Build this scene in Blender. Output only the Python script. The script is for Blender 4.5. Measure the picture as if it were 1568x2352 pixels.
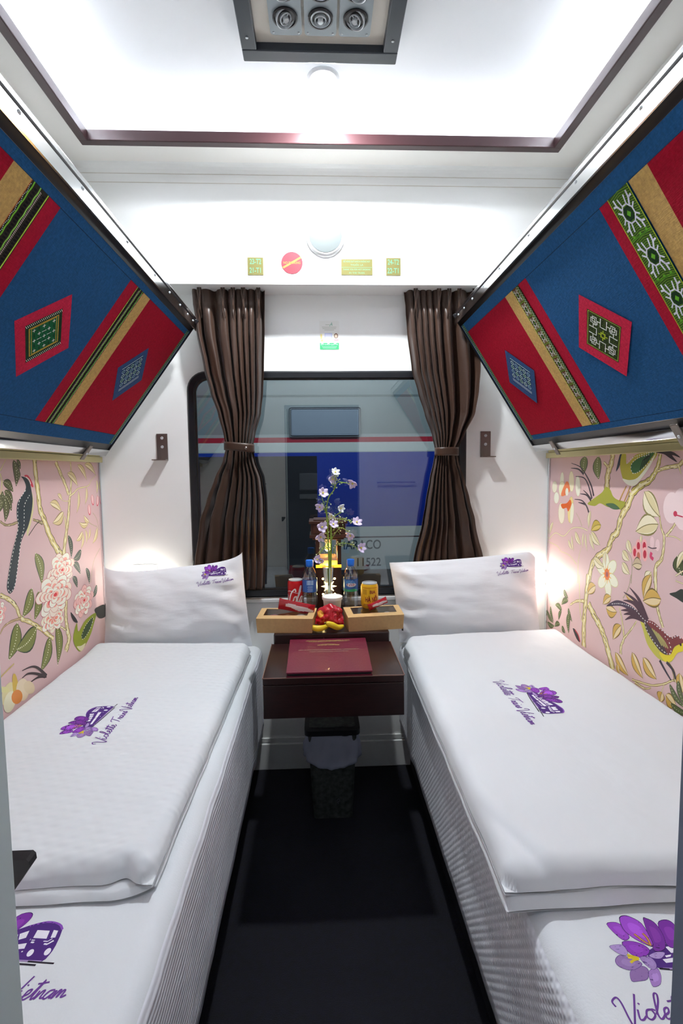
import bpy, bmesh, math, random
from mathutils import Vector, Matrix, noise
from mathutils.geometry import tessellate_polygon
random.seed(7)
for o in list(bpy.data.objects): bpy.data.objects.remove(o)
S = bpy.context.scene
COL = S.collection
PI = math.pi

# ---------------------------------------------------------------- camera, world, exposure
CAM = Vector((0.0, -2.2, 1.315)); FPX = 1178.6
def cam_rows(yaw, pitch, roll):
    cy, sy = math.cos(yaw), math.sin(yaw)
    f = Vector((sy*math.cos(pitch), cy*math.cos(pitch), math.sin(pitch)))
    r = Vector((cy, -sy, 0)); u = r.cross(f)
    c, s = math.cos(roll), math.sin(roll)
    return (c*r+s*u, -s*r+c*u, f)
CR, CU, CF = cam_rows(.042346, -.0790056, -.0106954)
cd = bpy.data.cameras.new('camera'); cam = bpy.data.objects.new('camera', cd); COL.objects.link(cam)
cam.matrix_world = Matrix(((CR.x, CU.x, -CF.x, CAM.x), (CR.y, CU.y, -CF.y, CAM.y), (CR.z, CU.z, -CF.z, CAM.z), (0, 0, 0, 1)))
cd.sensor_fit = 'VERTICAL'; cd.sensor_height = 24; cd.lens = FPX/2352*24; cd.clip_start = .02; cd.clip_end = 60
S.camera = cam
S.view_settings.view_transform = 'Standard'; S.view_settings.look = 'None'
S.view_settings.exposure = 1.92; S.view_settings.gamma = 1; S.view_settings.use_curve_mapping = False
W = bpy.data.worlds.new('night'); S.world = W; W.use_nodes = True
W.node_tree.nodes['Background'].inputs[0].default_value = (.012, .016, .03, 1)
W.node_tree.nodes['Background'].inputs[1].default_value = 1.0
LED = 15.5          # radiance of the cove strips
DOWN = 5.5          # watts of the downlight
READ = 1.1          # watts of a reading lamp

# a measured direction of the photograph meets a real plane of the room
def ray(px, py): return (CR*((px-784)/FPX) - CU*((py-1176)/FPX) + CF)
def onY(px, py, y=0.0): d = ray(px, py); return CAM+d*((y-CAM.y)/d.y)
def onZ(px, py, z): d = ray(px, py); return CAM+d*((z-CAM.z)/d.z)
def onX(px, py, x): d = ray(px, py); return CAM+d*((x-CAM.x)/d.x)
def onP(px, py, B, n): d = ray(px, py); return CAM+d*(((B-CAM).dot(n))/d.dot(n))

# ---------------------------------------------------------------- materials
def lin(c):
    if isinstance(c, str): c = [int(c[i:i+2], 16)/255 for i in (0, 2, 4)]
    return tuple((x/12.92 if x <= .04045 else ((x+.055)/1.055)**2.4) for x in c)
def mat(name, col, rough=.5, metal=0, bump=None, emit=None, spec=.5, trans=0, coat=0, sheen=0, attr=False, mott=0):
    m = bpy.data.materials.new(name); m.use_nodes = True; nt = m.node_tree; b = nt.nodes['Principled BSDF']
    c = lin(col); b.inputs['Base Color'].default_value = (*c, 1); b.inputs['Roughness'].default_value = rough
    b.inputs['Metallic'].default_value = metal; b.inputs['Specular IOR Level'].default_value = spec
    if trans: b.inputs['Transmission Weight'].default_value = trans
    if coat: b.inputs['Coat Weight'].default_value = coat; b.inputs['Coat Roughness'].default_value = .1
    if sheen: b.inputs['Sheen Weight'].default_value = sheen
    N = nt.nodes; L = nt.links
    tc = N.new('ShaderNodeTexCoord')
    if attr:
        a = N.new('ShaderNodeAttribute'); a.attribute_name = 'Col'; src = a.outputs['Color']
    else: src = None
    if mott:
        n = N.new('ShaderNodeTexNoise'); n.inputs['Scale'].default_value = mott[0]; n.inputs['Detail'].default_value = 4
        mp = N.new('ShaderNodeMapping'); mp.inputs['Scale'].default_value = mott[2] if len(mott) > 2 else (1, 1, 1)
        L.new(tc.outputs['Object'], mp.inputs[0]); L.new(mp.outputs[0], n.inputs[0])
        r = N.new('ShaderNodeMapRange'); r.inputs[3].default_value = 1-mott[1]; r.inputs[4].default_value = 1+mott[1]
        r.inputs[1].default_value = .3; r.inputs[2].default_value = .7
        L.new(n.outputs[0], r.inputs[0])
        v = N.new('ShaderNodeVectorMath'); v.operation = 'SCALE'
        if src: L.new(src, v.inputs[0])
        else: v.inputs[0].default_value = c
        L.new(r.outputs[0], v.inputs['Scale']); src = v.outputs[0]
    if src: L.new(src, b.inputs['Base Color'])
    if bump:
        kind, sc, st = bump[:3]
        mp = N.new('ShaderNodeMapping'); mp.inputs['Scale'].default_value = bump[3] if len(bump) > 3 else (1, 1, 1)
        if len(bump) > 4: mp.inputs['Rotation'].default_value = bump[4]
        L.new(tc.outputs['Object'], mp.inputs[0])
        if kind == 'noise': t = N.new('ShaderNodeTexNoise'); t.inputs['Scale'].default_value = sc; t.inputs['Detail'].default_value = 3; out = t.outputs[0]
        elif kind == 'wave': t = N.new('ShaderNodeTexWave'); t.inputs['Scale'].default_value = sc; t.inputs['Distortion'].default_value = 1.2; t.bands_direction = 'X'; out = t.outputs['Fac']
        elif kind in ('quilt', 'quiltz'):
            t = N.new('ShaderNodeTexWave'); t.inputs['Scale'].default_value = sc; t.bands_direction = 'X'
            t2 = N.new('ShaderNodeTexWave'); t2.inputs['Scale'].default_value = sc; t2.bands_direction = 'Y' if kind == 'quilt' else 'Z'
            L.new(mp.outputs[0], t2.inputs[0]); ad = N.new('ShaderNodeMath'); ad.operation = 'MULTIPLY'
            L.new(t.outputs['Fac'], ad.inputs[0]); L.new(t2.outputs['Fac'], ad.inputs[1]); out = ad.outputs[0]
        L.new(mp.outputs[0], t.inputs[0])
        bp = N.new('ShaderNodeBump'); bp.inputs['Strength'].default_value = st; bp.inputs['Distance'].default_value = .004
        L.new(out, bp.inputs['Height']); L.new(bp.outputs[0], b.inputs['Normal'])
    if emit: b.inputs['Emission Color'].default_value = (*lin(emit[0]), 1); b.inputs['Emission Strength'].default_value = emit[1]
    return m
def glass_mat(name, tint, refl, rough=0.0, dens=1.0):
    m = bpy.data.materials.new(name); m.use_nodes = True; N = m.node_tree.nodes; L = m.node_tree.links; N.clear()
    o = N.new('ShaderNodeOutputMaterial'); a = N.new('ShaderNodeBsdfTransparent'); g = N.new('ShaderNodeBsdfGlossy'); x = N.new('ShaderNodeMixShader')
    a.inputs[0].default_value = (*lin(tint), 1); g.inputs['Roughness'].default_value = rough
    lw = N.new('ShaderNodeLayerWeight'); lw.inputs[0].default_value = .35
    r = N.new('ShaderNodeMapRange'); r.inputs[3].default_value = refl; r.inputs[4].default_value = min(1, refl*8+.1)
    L.new(lw.outputs['Facing'], r.inputs[0]); 
    p = N.new('ShaderNodeMath'); p.operation = 'POWER'; p.inputs[1].default_value = 3
    L.new(lw.outputs['Facing'], p.inputs[0]); L.new(p.outputs[0], r.inputs[0])
    L.new(r.outputs[0], x.inputs[0]); L.new(a.outputs[0], x.inputs[1]); L.new(g.outputs[0], x.inputs[2]); L.new(x.outputs[0], o.inputs[0])
    return m
def emis(name, col, st):
    m = bpy.data.materials.new(name); m.use_nodes = True; N = m.node_tree.nodes; L = m.node_tree.links; N.clear()
    o = N.new('ShaderNodeOutputMaterial'); e = N.new('ShaderNodeEmission'); e.inputs[0].default_value = (*lin(col), 1); e.inputs[1].default_value = st
    L.new(e.outputs[0], o.inputs[0]); return m

M = {}
M['wall'] = mat('wall_laminate', 'f4f5f3', .42, bump=('noise', 6, .04))
M['ceil'] = mat('ceiling_white', 'f2f4f7', .5)
M['soffit'] = mat('soffit_cream', 'f7f5f0', .5)
M['trimw'] = mat('dark_red_lacquer', '3c2225', .34, coat=.08)
M['navyfloor'] = mat('navy_carpet', '020312', .9, bump=('noise', 300, .5), mott=(60, .5))
M['sheet'] = mat('white_sheet', 'dde2e6', .85, bump=('noise', 260, .12), sheen=.2)
M['side_stripe'] = mat('sheet_gathered', 'ebeef6', .85, bump=('wave', 22, .28, (1, 1, 1), (0, PI/2, 0)))
M['side_quilt'] = mat('sheet_quilted', 'ebeff6', .85, bump=('quiltz', 24, .35, (0, 1, 1), (PI/4, 0, PI/2)))
M['duvetL'] = mat('duvet_cotton_left', 'dde2e6', .85, bump=('quilt', 9, .4, (1, 1.6, 1), (0, 0, .35)), sheen=.2)
M['duvetR'] = mat('duvet_cotton_right', 'dee2e6', .85, bump=('noise', 38, .2, (1, .4, 1)), sheen=.2)
M['pillow'] = mat('pillow_cotton', 'f2f5fa', .85, bump=('noise', 40, .25, (.4, 1, 1.6)), sheen=.2)
M['curtain'] = mat('brown_satin', '3b2517', .42, spec=.45, sheen=.12, mott=(30, .12, (1, 1, .15)))
M['black'] = mat('black_rubber', '0c0f16', .35)
M['vinyl'] = mat('black_vinyl', '0c0a11', .35)
M['chrome'] = mat('polished_steel', 'dfe3e6', .14, 1)
M['steel'] = mat('brushed_steel', '8d857f', .38, 1, mott=(40, .15, (1, 1, .1)))
M['brass'] = mat('cream_brass', 'cfc58e', .3, .5)
M['wood'] = mat('dark_veneer', '2a1210', .3, coat=.25, mott=(25, .35, (12, 1, 12)))
M['woodf'] = mat('dark_veneer_front', '26100f', .3, coat=.25, mott=(25, .35, (1, 12, 12)))
M['lantern'] = mat('lantern_wood', '3d1d12', .4, mott=(20, .3, (6, 6, 1)))
M['kraft'] = mat('kraft_card', 'c8a470', .75, mott=(90, .06))
M['paper'] = mat('white_paper', 'f0f0ec', .6)
M['ventgrey'] = mat('vent_grey', '8d989e', .4)
M['ventpanel'] = mat('vent_panel_cream', 'd3cdc3', .5)
M['ventframe'] = mat('vent_frame_dark', '2c333d', .35)
M['alu'] = mat('nozzle_aluminium', 'c4cace', .3, .35)
M['doorgrey'] = mat('door_grey', 'd6e6e4', .6)
M['jambgrey'] = mat('jamb_grey', '7e8a9c', .6)
M['dark'] = mat('dark_plastic', '141218', .4)
M['binlid'] = mat('bin_lid_pattern', '3b3f3c', .5, mott=(60, .6))
M['bag'] = mat('bin_bag', '9a9fb2', .5)
M['socket'] = mat('socket_plastic', 'a6a6ad', .4)
M['frost'] = mat('speaker_grille_white', '596161', .5)
M['plasticw'] = mat('white_plastic', 'd8dadb', .35)
M['winglass'] = glass_mat('window_glass', 'e4ecec', .10)
M['pet'] = glass_mat('clear_bottle', 'fafdff', .2, .03)
M['vaseglass'] = glass_mat('vase_glass', 'f4f8f5', .30, .02)
M['film'] = glass_mat('box_film', 'f2f2f2', .06, .15)
M['cap'] = mat('blue_cap', '1270e0', .35)
M['ledfar'] = emis('led_cove_far', 'f0f5ff', LED*.5)
M['led'] = emis('led_cove', 'f0f5ff', LED)
M['lampface'] = emis('downlight_face', 'f6f9ff', 40)
M['readface'] = emis('reading_lamp_face', 'fff6e6', 8)
M['amber'] = emis('amber_glow', 'ffb040', 2.2)
M['star'] = emis('star_glow', 'ffdf90', 7)
M['corridor'] = mat('corridor_wall', '6f757c', .7)
M['outdark'] = mat('outside_dark', '10131a', .8)

def paint_mat(name, rough=.6, bump=None, mott=0, coat=0, spec=.5, metal=0):
    return mat(name, 'ffffff', rough, metal, attr=True, bump=bump, mott=mott, coat=coat, spec=spec)
M['wallpaper'] = paint_mat('wallpaper_print', .5)
M['textile'] = paint_mat('woven_textile', .9, ('noise', 500, .35, (1, .15, 1)), (160, .16, (.3, 1, 1)), spec=.15)
M['print'] = paint_mat('print_on_cotton', .8)
M['gloss'] = paint_mat('gloss_print', .3, coat=.2)
M['cantin'] = paint_mat('can_print', .28, metal=.35)
M['train'] = paint_mat('train_livery', .35)

# ---------------------------------------------------------------- mesh helpers
ORG = {}
def link(name, me, mats, parent=None, smooth=False):
    o = bpy.data.objects.new(name, me); COL.objects.link(o)
    for m in (mats if isinstance(mats, (list, tuple)) else [mats]): me.materials.append(M[m] if isinstance(m, str) else m)
    if parent is not None:
        o.parent = parent; ORG[o.name] = ORG[parent.name]; me.transform(Matrix.Translation(-ORG[parent.name]))
    else: ORG[o.name] = Vector((0, 0, 0))
    if smooth: me.polygons.foreach_set('use_smooth', [True]*len(me.polygons))
    me.update(); return o
def tag(o, label=None, cat=None, group=None, kind=None):
    if label: o['label'] = label
    if cat: o['category'] = cat
    if group: o['group'] = group
    if kind: o['kind'] = kind
    return o
def thing(name, loc, label, cat, group=None):
    o = bpy.data.objects.new(name, None); COL.objects.link(o); o.location = loc; o.empty_display_size = .05
    ORG[o.name] = Vector(loc); return tag(o, label, cat, group)
def struct(name, mb, m, **k):
    o = mb.out(name, m, **k); o['kind'] = 'structure'; return o
class MB:
    def __init__(s): s.b = bmesh.new(); s.mi = 0
    def quad(s, *p):
        f = s.b.faces.new([s.b.verts.new(Vector(q)) for q in p]); f.material_index = s.mi; return f
    def box(s, a, b, bev=0, seg=2, M4=None):
        x0, y0, z0 = a; x1, y1, z1 = b
        g = bmesh.ops.create_cube(s.b, size=1)['verts']
        for v in g: v.co = Vector(((x0+x1)/2+v.co.x*(x1-x0), (y0+y1)/2+v.co.y*(y1-y0), (z0+z1)/2+v.co.z*(z1-z0)))
        fs = list({f for v in g for f in v.link_faces})
        if bev:
            r = bmesh.ops.bevel(s.b, geom=list({e for v in g for e in v.link_edges}), offset=bev, segments=seg, profile=.5, affect='EDGES')
            fs = list(set(r['faces']) | {f for f in fs if f.is_valid})
        vs = {v for f in fs for v in f.verts}
        for f in fs: f.material_index = s.mi
        if M4:
            for v in vs: v.co = M4 @ v.co
        return s
    def prism(s, pts, ext):      # closed 3D outline pushed along ext
        e = Vector(ext); n = len(pts); A = [s.b.verts.new(Vector(p)) for p in pts]; B = [s.b.verts.new(Vector(p)+e) for p in pts]
        fs = [s.b.faces.new(A[::-1]), s.b.faces.new(B)]
        for i in range(n): fs.append(s.b.faces.new((A[i], A[(i+1) % n], B[(i+1) % n], B[i])))
        for f in fs: f.material_index = s.mi
        return s
    def lathe(s, prof, c, n=32, ax='z', cap=True, M4=None):   # prof list of (r, h)
        rings = []
        for r, h in prof:
            ring = []
            for i in range(n):
                a = 2*PI*i/n; x, y = r*math.cos(a), r*math.sin(a)
                p = Vector((x, y, h)) if ax == 'z' else (Vector((x, -h, y)) if ax == 'y' else Vector((h, x, y)))
                if M4: p = M4 @ p
                ring.append(s.b.verts.new(p+Vector(c)))
            rings.append(ring)
        for k in range(len(rings)-1):
            for i in range(n):
                f = s.b.faces.new((rings[k][i], rings[k][(i+1) % n], rings[k+1][(i+1) % n], rings[k+1][i])); f.material_index = s.mi
        if cap:
            for r_, p_ in ((rings[0], prof[0]), (rings[-1], prof[-1])):
                if p_[0] > 1e-5: f = s.b.faces.new(r_); f.material_index = s.mi
        return s
    def tube(s, pts, r, n=8, closed=False):
        P = [Vector(p) for p in pts]; rings = []; N0 = None
        for i, p in enumerate(P):
            t = (P[min(i+1, len(P)-1)]-P[max(i-1, 0)]).normalized()
            a = N0 if N0 is not None else (Vector((0, 0, 1)) if abs(t.z) < .9 else Vector((1, 0, 0)))
            u = (a-t*a.dot(t)).normalized(); N0 = u; w = t.cross(u)
            rr = r[i] if isinstance(r, (list, tuple)) else r
            rings.append([s.b.verts.new(p+u*math.cos(2*PI*k/n)*rr+w*math.sin(2*PI*k/n)*rr) for k in range(n)])
        for i in range(len(rings)-1):
            for k in range(n):
                f = s.b.faces.new((rings[i][k], rings[i][(k+1) % n], rings[i+1][(k+1) % n], rings[i+1][k])); f.material_index = s.mi; f.smooth = True
        s.b.faces.new(rings[0][::-1]).material_index = s.mi; s.b.faces.new(rings[-1]).material_index = s.mi
        return s
    def grid(s, fn, nu, nv, closeu=False):
        V = [[s.b.verts.new(Vector(fn(i/nu, j/nv))) for i in range(nu+(0 if closeu else 1))] for j in range(nv+1)]
        for j in range(nv):
            for i in range(nu):
                i2 = (i+1) % nu if closeu else i+1
                f = s.b.faces.new((V[j][i], V[j][i2], V[j+1][i2], V[j+1][i])); f.material_index = s.mi; f.smooth = True
        return s
    def out(s, name, m, parent=None, smooth=False, fix=True):
        if fix: bmesh.ops.recalc_face_normals(s.b, faces=s.b.faces)
        me = bpy.data.meshes.new(name); s.b.to_mesh(me); s.b.free()
        o = link(name, me, m, parent, False)
        if smooth:
            me.polygons.foreach_set('use_smooth', [True]*len(me.polygons))
            try: me.set_sharp_from_angle(angle=math.radians(40))
            except Exception: pass
        return o

def crom(pts, n=6, closed=False):
    P = [tuple(p) for p in pts]; out = []; m = len(P)
    rng = range(m) if closed else range(m-1)
    for i in rng:
        g = lambda k: P[k % m] if closed else P[max(0, min(m-1, k))]
        a, b, c, d = g(i-1), g(i), g(i+1), g(i+2)
        for k in range(n):
            t = k/n
            out.append(tuple(.5*((2*b[j])+(-a[j]+c[j])*t+(2*a[j]-5*b[j]+4*c[j]-d[j])*t*t+(-a[j]+3*b[j]-3*c[j]+d[j])*t**3) for j in range(len(b))))
    if not closed: out.append(P[-1])
    return out

class Paint:
    """Flat print: coloured patches laid on a surface given by fmap(u, v, h) -> point. One mesh."""
    def __init__(s, fmap, eps=8e-6, h0=2e-4, seg=None, gain=1.0):
        s.gain = gain
        s.f = fmap; s.V = []; s.F = []; s.C = []; s.h = h0; s.eps = eps; s.seg = seg; s.S = []; s.T = None
    def _add(s, tris, pts, col, h, smooth=False):
        b = len(s.V)
        for p in pts: s.V.append(s.f(p[0], p[1], h))
        c = tuple(min(.93, x*s.gain) for x in lin(col))
        for t in tris: s.F.append([b+i for i in t]); s.C.append(c); s.S.append(smooth)
    def poly(s, pts, col, T=None):
        if T: pts = [T(*p[:2]) for p in pts]
        if s.T: pts = [s.T(*p[:2]) for p in pts]
        if len(pts) < 3: return s
        s.h += s.eps
        q = [Vector((p[0], p[1], 0)) for p in pts]
        if s.seg is None and len(pts) <= 4: tris = [list(range(len(pts)))]
        else: tris = [list(t) for t in tessellate_polygon([q])]
        P = [tuple(p[:2]) for p in pts]
        if s.seg:
            st = tris; tris = []
            while st:
                t = st.pop(); e = [(math.dist(P[t[i]], P[t[(i+1) % 3]]), i) for i in range(3)]; l, i = max(e)
                if l > s.seg and len(P) < 20000:
                    a, b_, c_ = t[i], t[(i+1) % 3], t[(i+2) % 3]
                    P.append(((P[a][0]+P[b_][0])/2, (P[a][1]+P[b_][1])/2)); m_ = len(P)-1
                    st += [[a, m_, c_], [m_, b_, c_]]
                else: tris.append(t)
        s._add(tris, P, col, s.h); return s
    def rect(s, u0, v0, u1, v1, col): return s.poly([(u0, v0), (u1, v0), (u1, v1), (u0, v1)], col)
    def line(s, pts, w, col, T=None, taper=None):
        P = [T(*p[:2]) for p in pts] if T else [tuple(p[:2]) for p in pts]
        n = len(P); L = []; R = []
        for i in range(n):
            a = P[max(0, i-1)]; b = P[min(n-1, i+1)]; dx, dy = b[0]-a[0], b[1]-a[1]; d = math.hypot(dx, dy) or 1e-9
            ww = w[i] if isinstance(w, list) else w
            if taper is not None: ww = w+(taper-w)*i/max(1, n-1)
            nx, ny = -dy/d*ww/2, dx/d*ww/2; L.append((P[i][0]+nx, P[i][1]+ny)); R.append((P[i][0]-nx, P[i][1]-ny))
        s.h += s.eps
        if s.T: L = [s.T(*p) for p in L]; R = [s.T(*p) for p in R]
        s._add([[i, i+1, n+i+1, n+i] for i in range(n-1)], L+R, col, s.h); return s
    def dash(s, pts, w, col, on, off, T=None):
        P = [T(*p[:2]) for p in pts] if T else [tuple(p[:2]) for p in pts]
        acc = 0; cur = []
        per = on+off
        Q = []
        for i in range(len(P)-1):
            d = math.dist(P[i], P[i+1]); k = max(1, int(d/(per/6)))
            for j in range(k): t = j/k; Q.append((P[i][0]+(P[i+1][0]-P[i][0])*t, P[i][1]+(P[i+1][1]-P[i][1])*t))
        Q.append(P[-1]); acc = 0; cur = [Q[0]]
        for i in range(1, len(Q)):
            acc += math.dist(Q[i-1], Q[i])
            if acc % per < on: cur.append(Q[i])
            else:
                if len(cur) > 1: s.line(cur, w, col); s.h -= s.eps
                cur = []
        if len(cur) > 1: s.line(cur, w, col)
        s.h += s.eps; return s
    def ell(s, c, ru, rv, col, ang=0, n=18, T=None):
        ca, sa = math.cos(ang), math.sin(ang)
        return s.poly([(c[0]+ru*math.cos(t)*ca-rv*math.sin(t)*sa, c[1]+ru*math.cos(t)*sa+rv*math.sin(t)*ca) for t in [2*PI*i/n for i in range(n)]], col, T)
    def text(s, str_, c, h, col, w=None, align='CENTER', sq=1.0, bold=0):
        cu = bpy.data.curves.new('t', 'FONT'); cu.body = str_; cu.align_x = align; cu.align_y = 'CENTER'; cu.size = 1; cu.offset = bold
        o = bpy.data.objects.new('t', cu); COL.objects.link(o)
        dg = bpy.context.evaluated_depsgraph_get(); dg.update(); e = o.evaluated_get(dg); me = e.to_mesh()
        vs = [v.co.copy() for v in me.vertices]; fs = [list(p.vertices) for p in me.polygons]
        e.to_mesh_clear(); bpy.data.objects.remove(o); bpy.data.curves.remove(cu)
        if not vs: return s
        wx = max(v.x for v in vs)-min(v.x for v in vs); k = h/.72; kx = (w/wx if w else k*sq)
        P = [(c[0]+v.x*kx, c[1]+v.y*k) for v in vs]
        s.h += s.eps
        if s.T: P = [s.T(*p) for p in P]
        s._add(fs, P, col, s.h); return s
    def surf(s, verts, faces, col):    # the carrier itself, any colour per face list
        b = len(s.V); s.V += verts
        for i, f in enumerate(faces): s.F.append([b+k for k in f]); s.C.append(lin(col)); s.S.append(True)
        return s
    def out(s, name, m, parent=None):
        me = bpy.data.meshes.new(name); me.from_pydata([tuple(v) for v in s.V], [], s.F)
        at = me.color_attributes.new('Col', 'FLOAT_COLOR', 'CORNER'); buf = []
        for p, c in zip(me.polygons, s.C): buf += [c[0], c[1], c[2], 1.0]*p.loop_total
        at.data.foreach_set('color', buf)
        me.polygons.foreach_set('use_smooth', s.S)
        return link(name, me, m, parent)

XL, XR = -.922, 1.0      # inner faces of the two long walls
YD = -1.80               # inner face of the door wall
ZC = 2.47                # soffit
# ================================================================ SETTING
mb = MB(); mb.box((XL-.3, -3.2, -.06), (XR+.3, .06, 0)); struct('floor', mb, 'navyfloor')

def rrect(x0, z0, x1, z1, r, n=8):
    P = []
    for cx, cz, a0 in ((x1-r, z1-r, 0), (x0+r, z1-r, PI/2), (x0+r, z0+r, PI), (x1-r, z0+r, 1.5*PI)):
        for k in range(n+1): a = a0+PI/2*k/n; P.append((cx+r*math.cos(a), cz+r*math.sin(a)))
    return P
WX0, WX1, WZ0, WZ1 = -.541, .628, .782, 1.731
hole = rrect(WX0, WZ0, WX1, WZ1, .075)
# back wall with the window opening
mb = MB(); n = len(hole); per = n//4
outer = []
for i, (x, z) in enumerate(hole):
    q = i//9
    cx, cz = [(XR, 2.47), (XL, 2.47), (XL, 0), (XR, 0)][q]
    k = (i % 9)/8
    if q == 0: p = (XR, z+(2.47-z)*min(1, k*2)) if k < .5 else (XR+(x-XR)*0, 2.47)
    p = (cx, cz); outer.append(p)
fr = [mb.b.verts.new((x, 0, z)) for x, z in hole]; bk = [mb.b.verts.new((x, .07, z)) for x, z in hole]
cor = [mb.b.verts.new((x, 0, z)) for x, z in [(XR, 2.47), (XL, 2.47), (XL, 0), (XR, 0)]]
for i in range(n):
    j = (i+1) % n; qi, qj = i//9, j//9
    mb.b.faces.new((fr[i], fr[j], bk[j], bk[i]))
    if qi == qj: mb.b.faces.new((fr[i], cor[qi], fr[j]))
    else: mb.b.faces.new((fr[i], cor[qi], cor[qj], fr[j]))
bc = [mb.b.verts.new((x, .07, z)) for x, z in [(XR, 2.47), (XL, 2.47), (XL, 0), (XR, 0)]]
for i in range(n):
    j = (i+1) % n; qi, qj = i//9, j//9
    if qi == qj: mb.b.faces.new((bk[j], bc[qi], bk[i]))
    else: mb.b.faces.new((bk[j], bc[qj], bc[qi], bk[i]))
struct('wall_back', mb, 'wall', fix=False)
# long walls
mb = MB(); mb.box((XL-.05, -1.9, 0), (XL, .07, 2.6)); struct('wall_left', mb, 'wall')
mb = MB(); mb.box((XR, -1.9, 0), (XR+.05, .07, 2.6)); struct('wall_right', mb, 'wall')
# door wall with the opening the photograph is taken through
DX0, DX1, DZ = -.252, .302, 1.80
mb = MB(); mb.box((XL, YD-.035, 0), (DX0, YD, 2.6)); mb.box((DX1, YD-.035, 0), (XR, YD, 2.6)); mb.box((DX0, YD-.035, DZ), (DX1, YD, 2.6)); struct('wall_front', mb, 'jambgrey')
mb = MB(); mb.box((XL, YD, 0), (DX0-.012, YD+.003, 2.45)); mb.box((DX1+.012, YD, 0), (XR, YD+.003, 2.45)); mb.box((DX0-.012, YD, DZ+.03), (DX1+.012, YD+.003, 2.45)); struct('trim_6', mb, 'wall')
mb = MB(); mb.box((-3.2, -3.25, 0), (3.2, -3.2, 2.6)); struct('wall_corridor', mb, 'corridor')
mb = MB(); mb.box((XL-.3, -3.2, 2.6), (XR+.3, .07, 2.65)); struct('ceiling', mb, 'ceil')
# header box over the window with its coved top
prof = [(0, 2.047), (-.12, 2.047), (-.12, 2.40)]+[(-.12-.05*(1-math.cos(a)), 2.40+.07*math.sin(a)) for a in [PI/2*k/8 for k in range(1, 9)]]+[(0, 2.47)]
mb = MB(); mb.prism([(XL, y, z) for y, z in prof], (XR-XL, 0, 0)); struct('trim_1', mb, 'wall')
for nm, z in (('trim_2', 2.447), ('trim_3', 2.42)):
    mb = MB(); y = -.12-.05*(1-math.cos(math.asin((z-2.40)/.07))); mb.box((XL, y-.0006, z-.0012), (XR, y+.004, z+.0012)); struct(nm, mb, 'ventpanel')
# soffit ring and the bright recess above it
HX0, HX1, HY0, HY1 = -.78, .853, -.31, -1.72
mb = MB(); z0, z1 = ZC, ZC+.012
mb.box((XL, HY0, z0), (XR, -.165, z1)); mb.box((XL, YD, z0), (XR, HY1, z1)); mb.box((XL, HY1, z0), (HX0, HY0, z1)); mb.box((HX1, HY1, z0), (XR, HY0, z1))
struct('ceiling_soffit', mb, 'soffit')
mb = MB(); mb.box((XL, YD, 2.56), (XR, -.12, 2.58)); struct('ceiling_recess', mb, 'ceil')
# lacquered frame round the recess
mb = MB(); t = .028
mb.box((HX0-t, HY0-.002, 2.455), (HX1+t, HY0+t, 2.492), .003); mb.box((HX0-t, HY1-t, 2.455), (HX1+t, HY1+.002, 2.492), .003)
mb.box((HX0-t, HY1, 2.455), (HX0+.002, HY0, 2.492), .003); mb.box((HX1-.002, HY1, 2.455), (HX1+t, HY0, 2.492), .003)
struct('trim_4', mb, 'trimw')
mb = MB(); mb.box((XL, -.012, 0), (XR, 0, .118), .003); mb.box((XL, -.006, .126), (XR, 0, .142), .001); struct('baseboard_back', mb, 'wall')
# LED strips lying in the cove behind the frame
for nm, a, b, lab in (('left', (HX0-.075, HY1+.05, 2.484), (HX0-.045, HY0-.03, 2.492), 'cold white LED strip along the left side of the ceiling recess'),
                 ('right', (HX1+.045, HY1+.05, 2.484), (HX1+.075, HY0-.03, 2.492), 'cold white LED strip along the right side of the ceiling recess'),
                 ('far', (HX0+.02, HY0+.045, 2.484), (HX1-.02, HY0+.07, 2.492), 'cold white LED strip across the window end of the ceiling recess')):
    mb = MB(); mb.box(a, b); tag(mb.out('led_strip', 'ledfar' if nm == 'far' else 'led'), lab, 'light', 'led strips in the ceiling recess')

# ---- window
w = thing('window_1', (.04, 0, WZ0), None, None); w['kind'] = 'structure'
inner = rrect(WX0+.022, WZ0+.022, WX1-.022, WZ1-.022, .055)
mb = MB()
for (A, ya), (B, yb) in ((((hole), -.006), (inner, -.006)), ((inner, -.006), (inner, .05)), ((hole, -.006), (hole, .05))):
    for i in range(n):
        j = (i+1) % n; mb.quad((A[i][0], ya, A[i][1]), (A[j][0], ya, A[j][1]), (B[j][0], yb, B[j][1]), (B[i][0], yb, B[i][1]))
out_r = rrect(WX0-.006, WZ0-.006, WX1+.006, WZ1+.006, .08)
for i in range(n):
    j = (i+1) % n; mb.quad((hole[i][0], -.006, hole[i][1]), (hole[j][0], -.006, hole[j][1]), (out_r[j][0], 0, out_r[j][1]), (out_r[i][0], 0, out_r[i][1]))
mb.out('frame', 'black', w)
in2 = rrect(WX0+.03, WZ0+.03, WX1-.03, WZ1-.03, .05)
mb = MB()
for i in range(n):
    j = (i+1) % n; mb.quad((inner[i][0], .012, inner[i][1]), (inner[j][0], .012, inner[j][1]), (in2[j][0], .010, in2[j][1]), (in2[i][0], .010, in2[i][1]))
mb.out('bead', 'steel', w)
mb = MB(); mb.prism([(x, .016, z) for x, z in inner], (0, .005, 0)); mb.out('pane', 'winglass', w)
mb = MB(); mb.box((WX0+.03, -.004, WZ0-.012), (WX1-.03, .004, WZ0-.006)); mb.out('drip_bar', 'steel', w)
mb = MB(); mb.box((WX0+.02, -.013, WZ0-.03), (WX1-.02, 0, WZ0-.012), .004); struct('trim_5', mb, 'plasticw')

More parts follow.
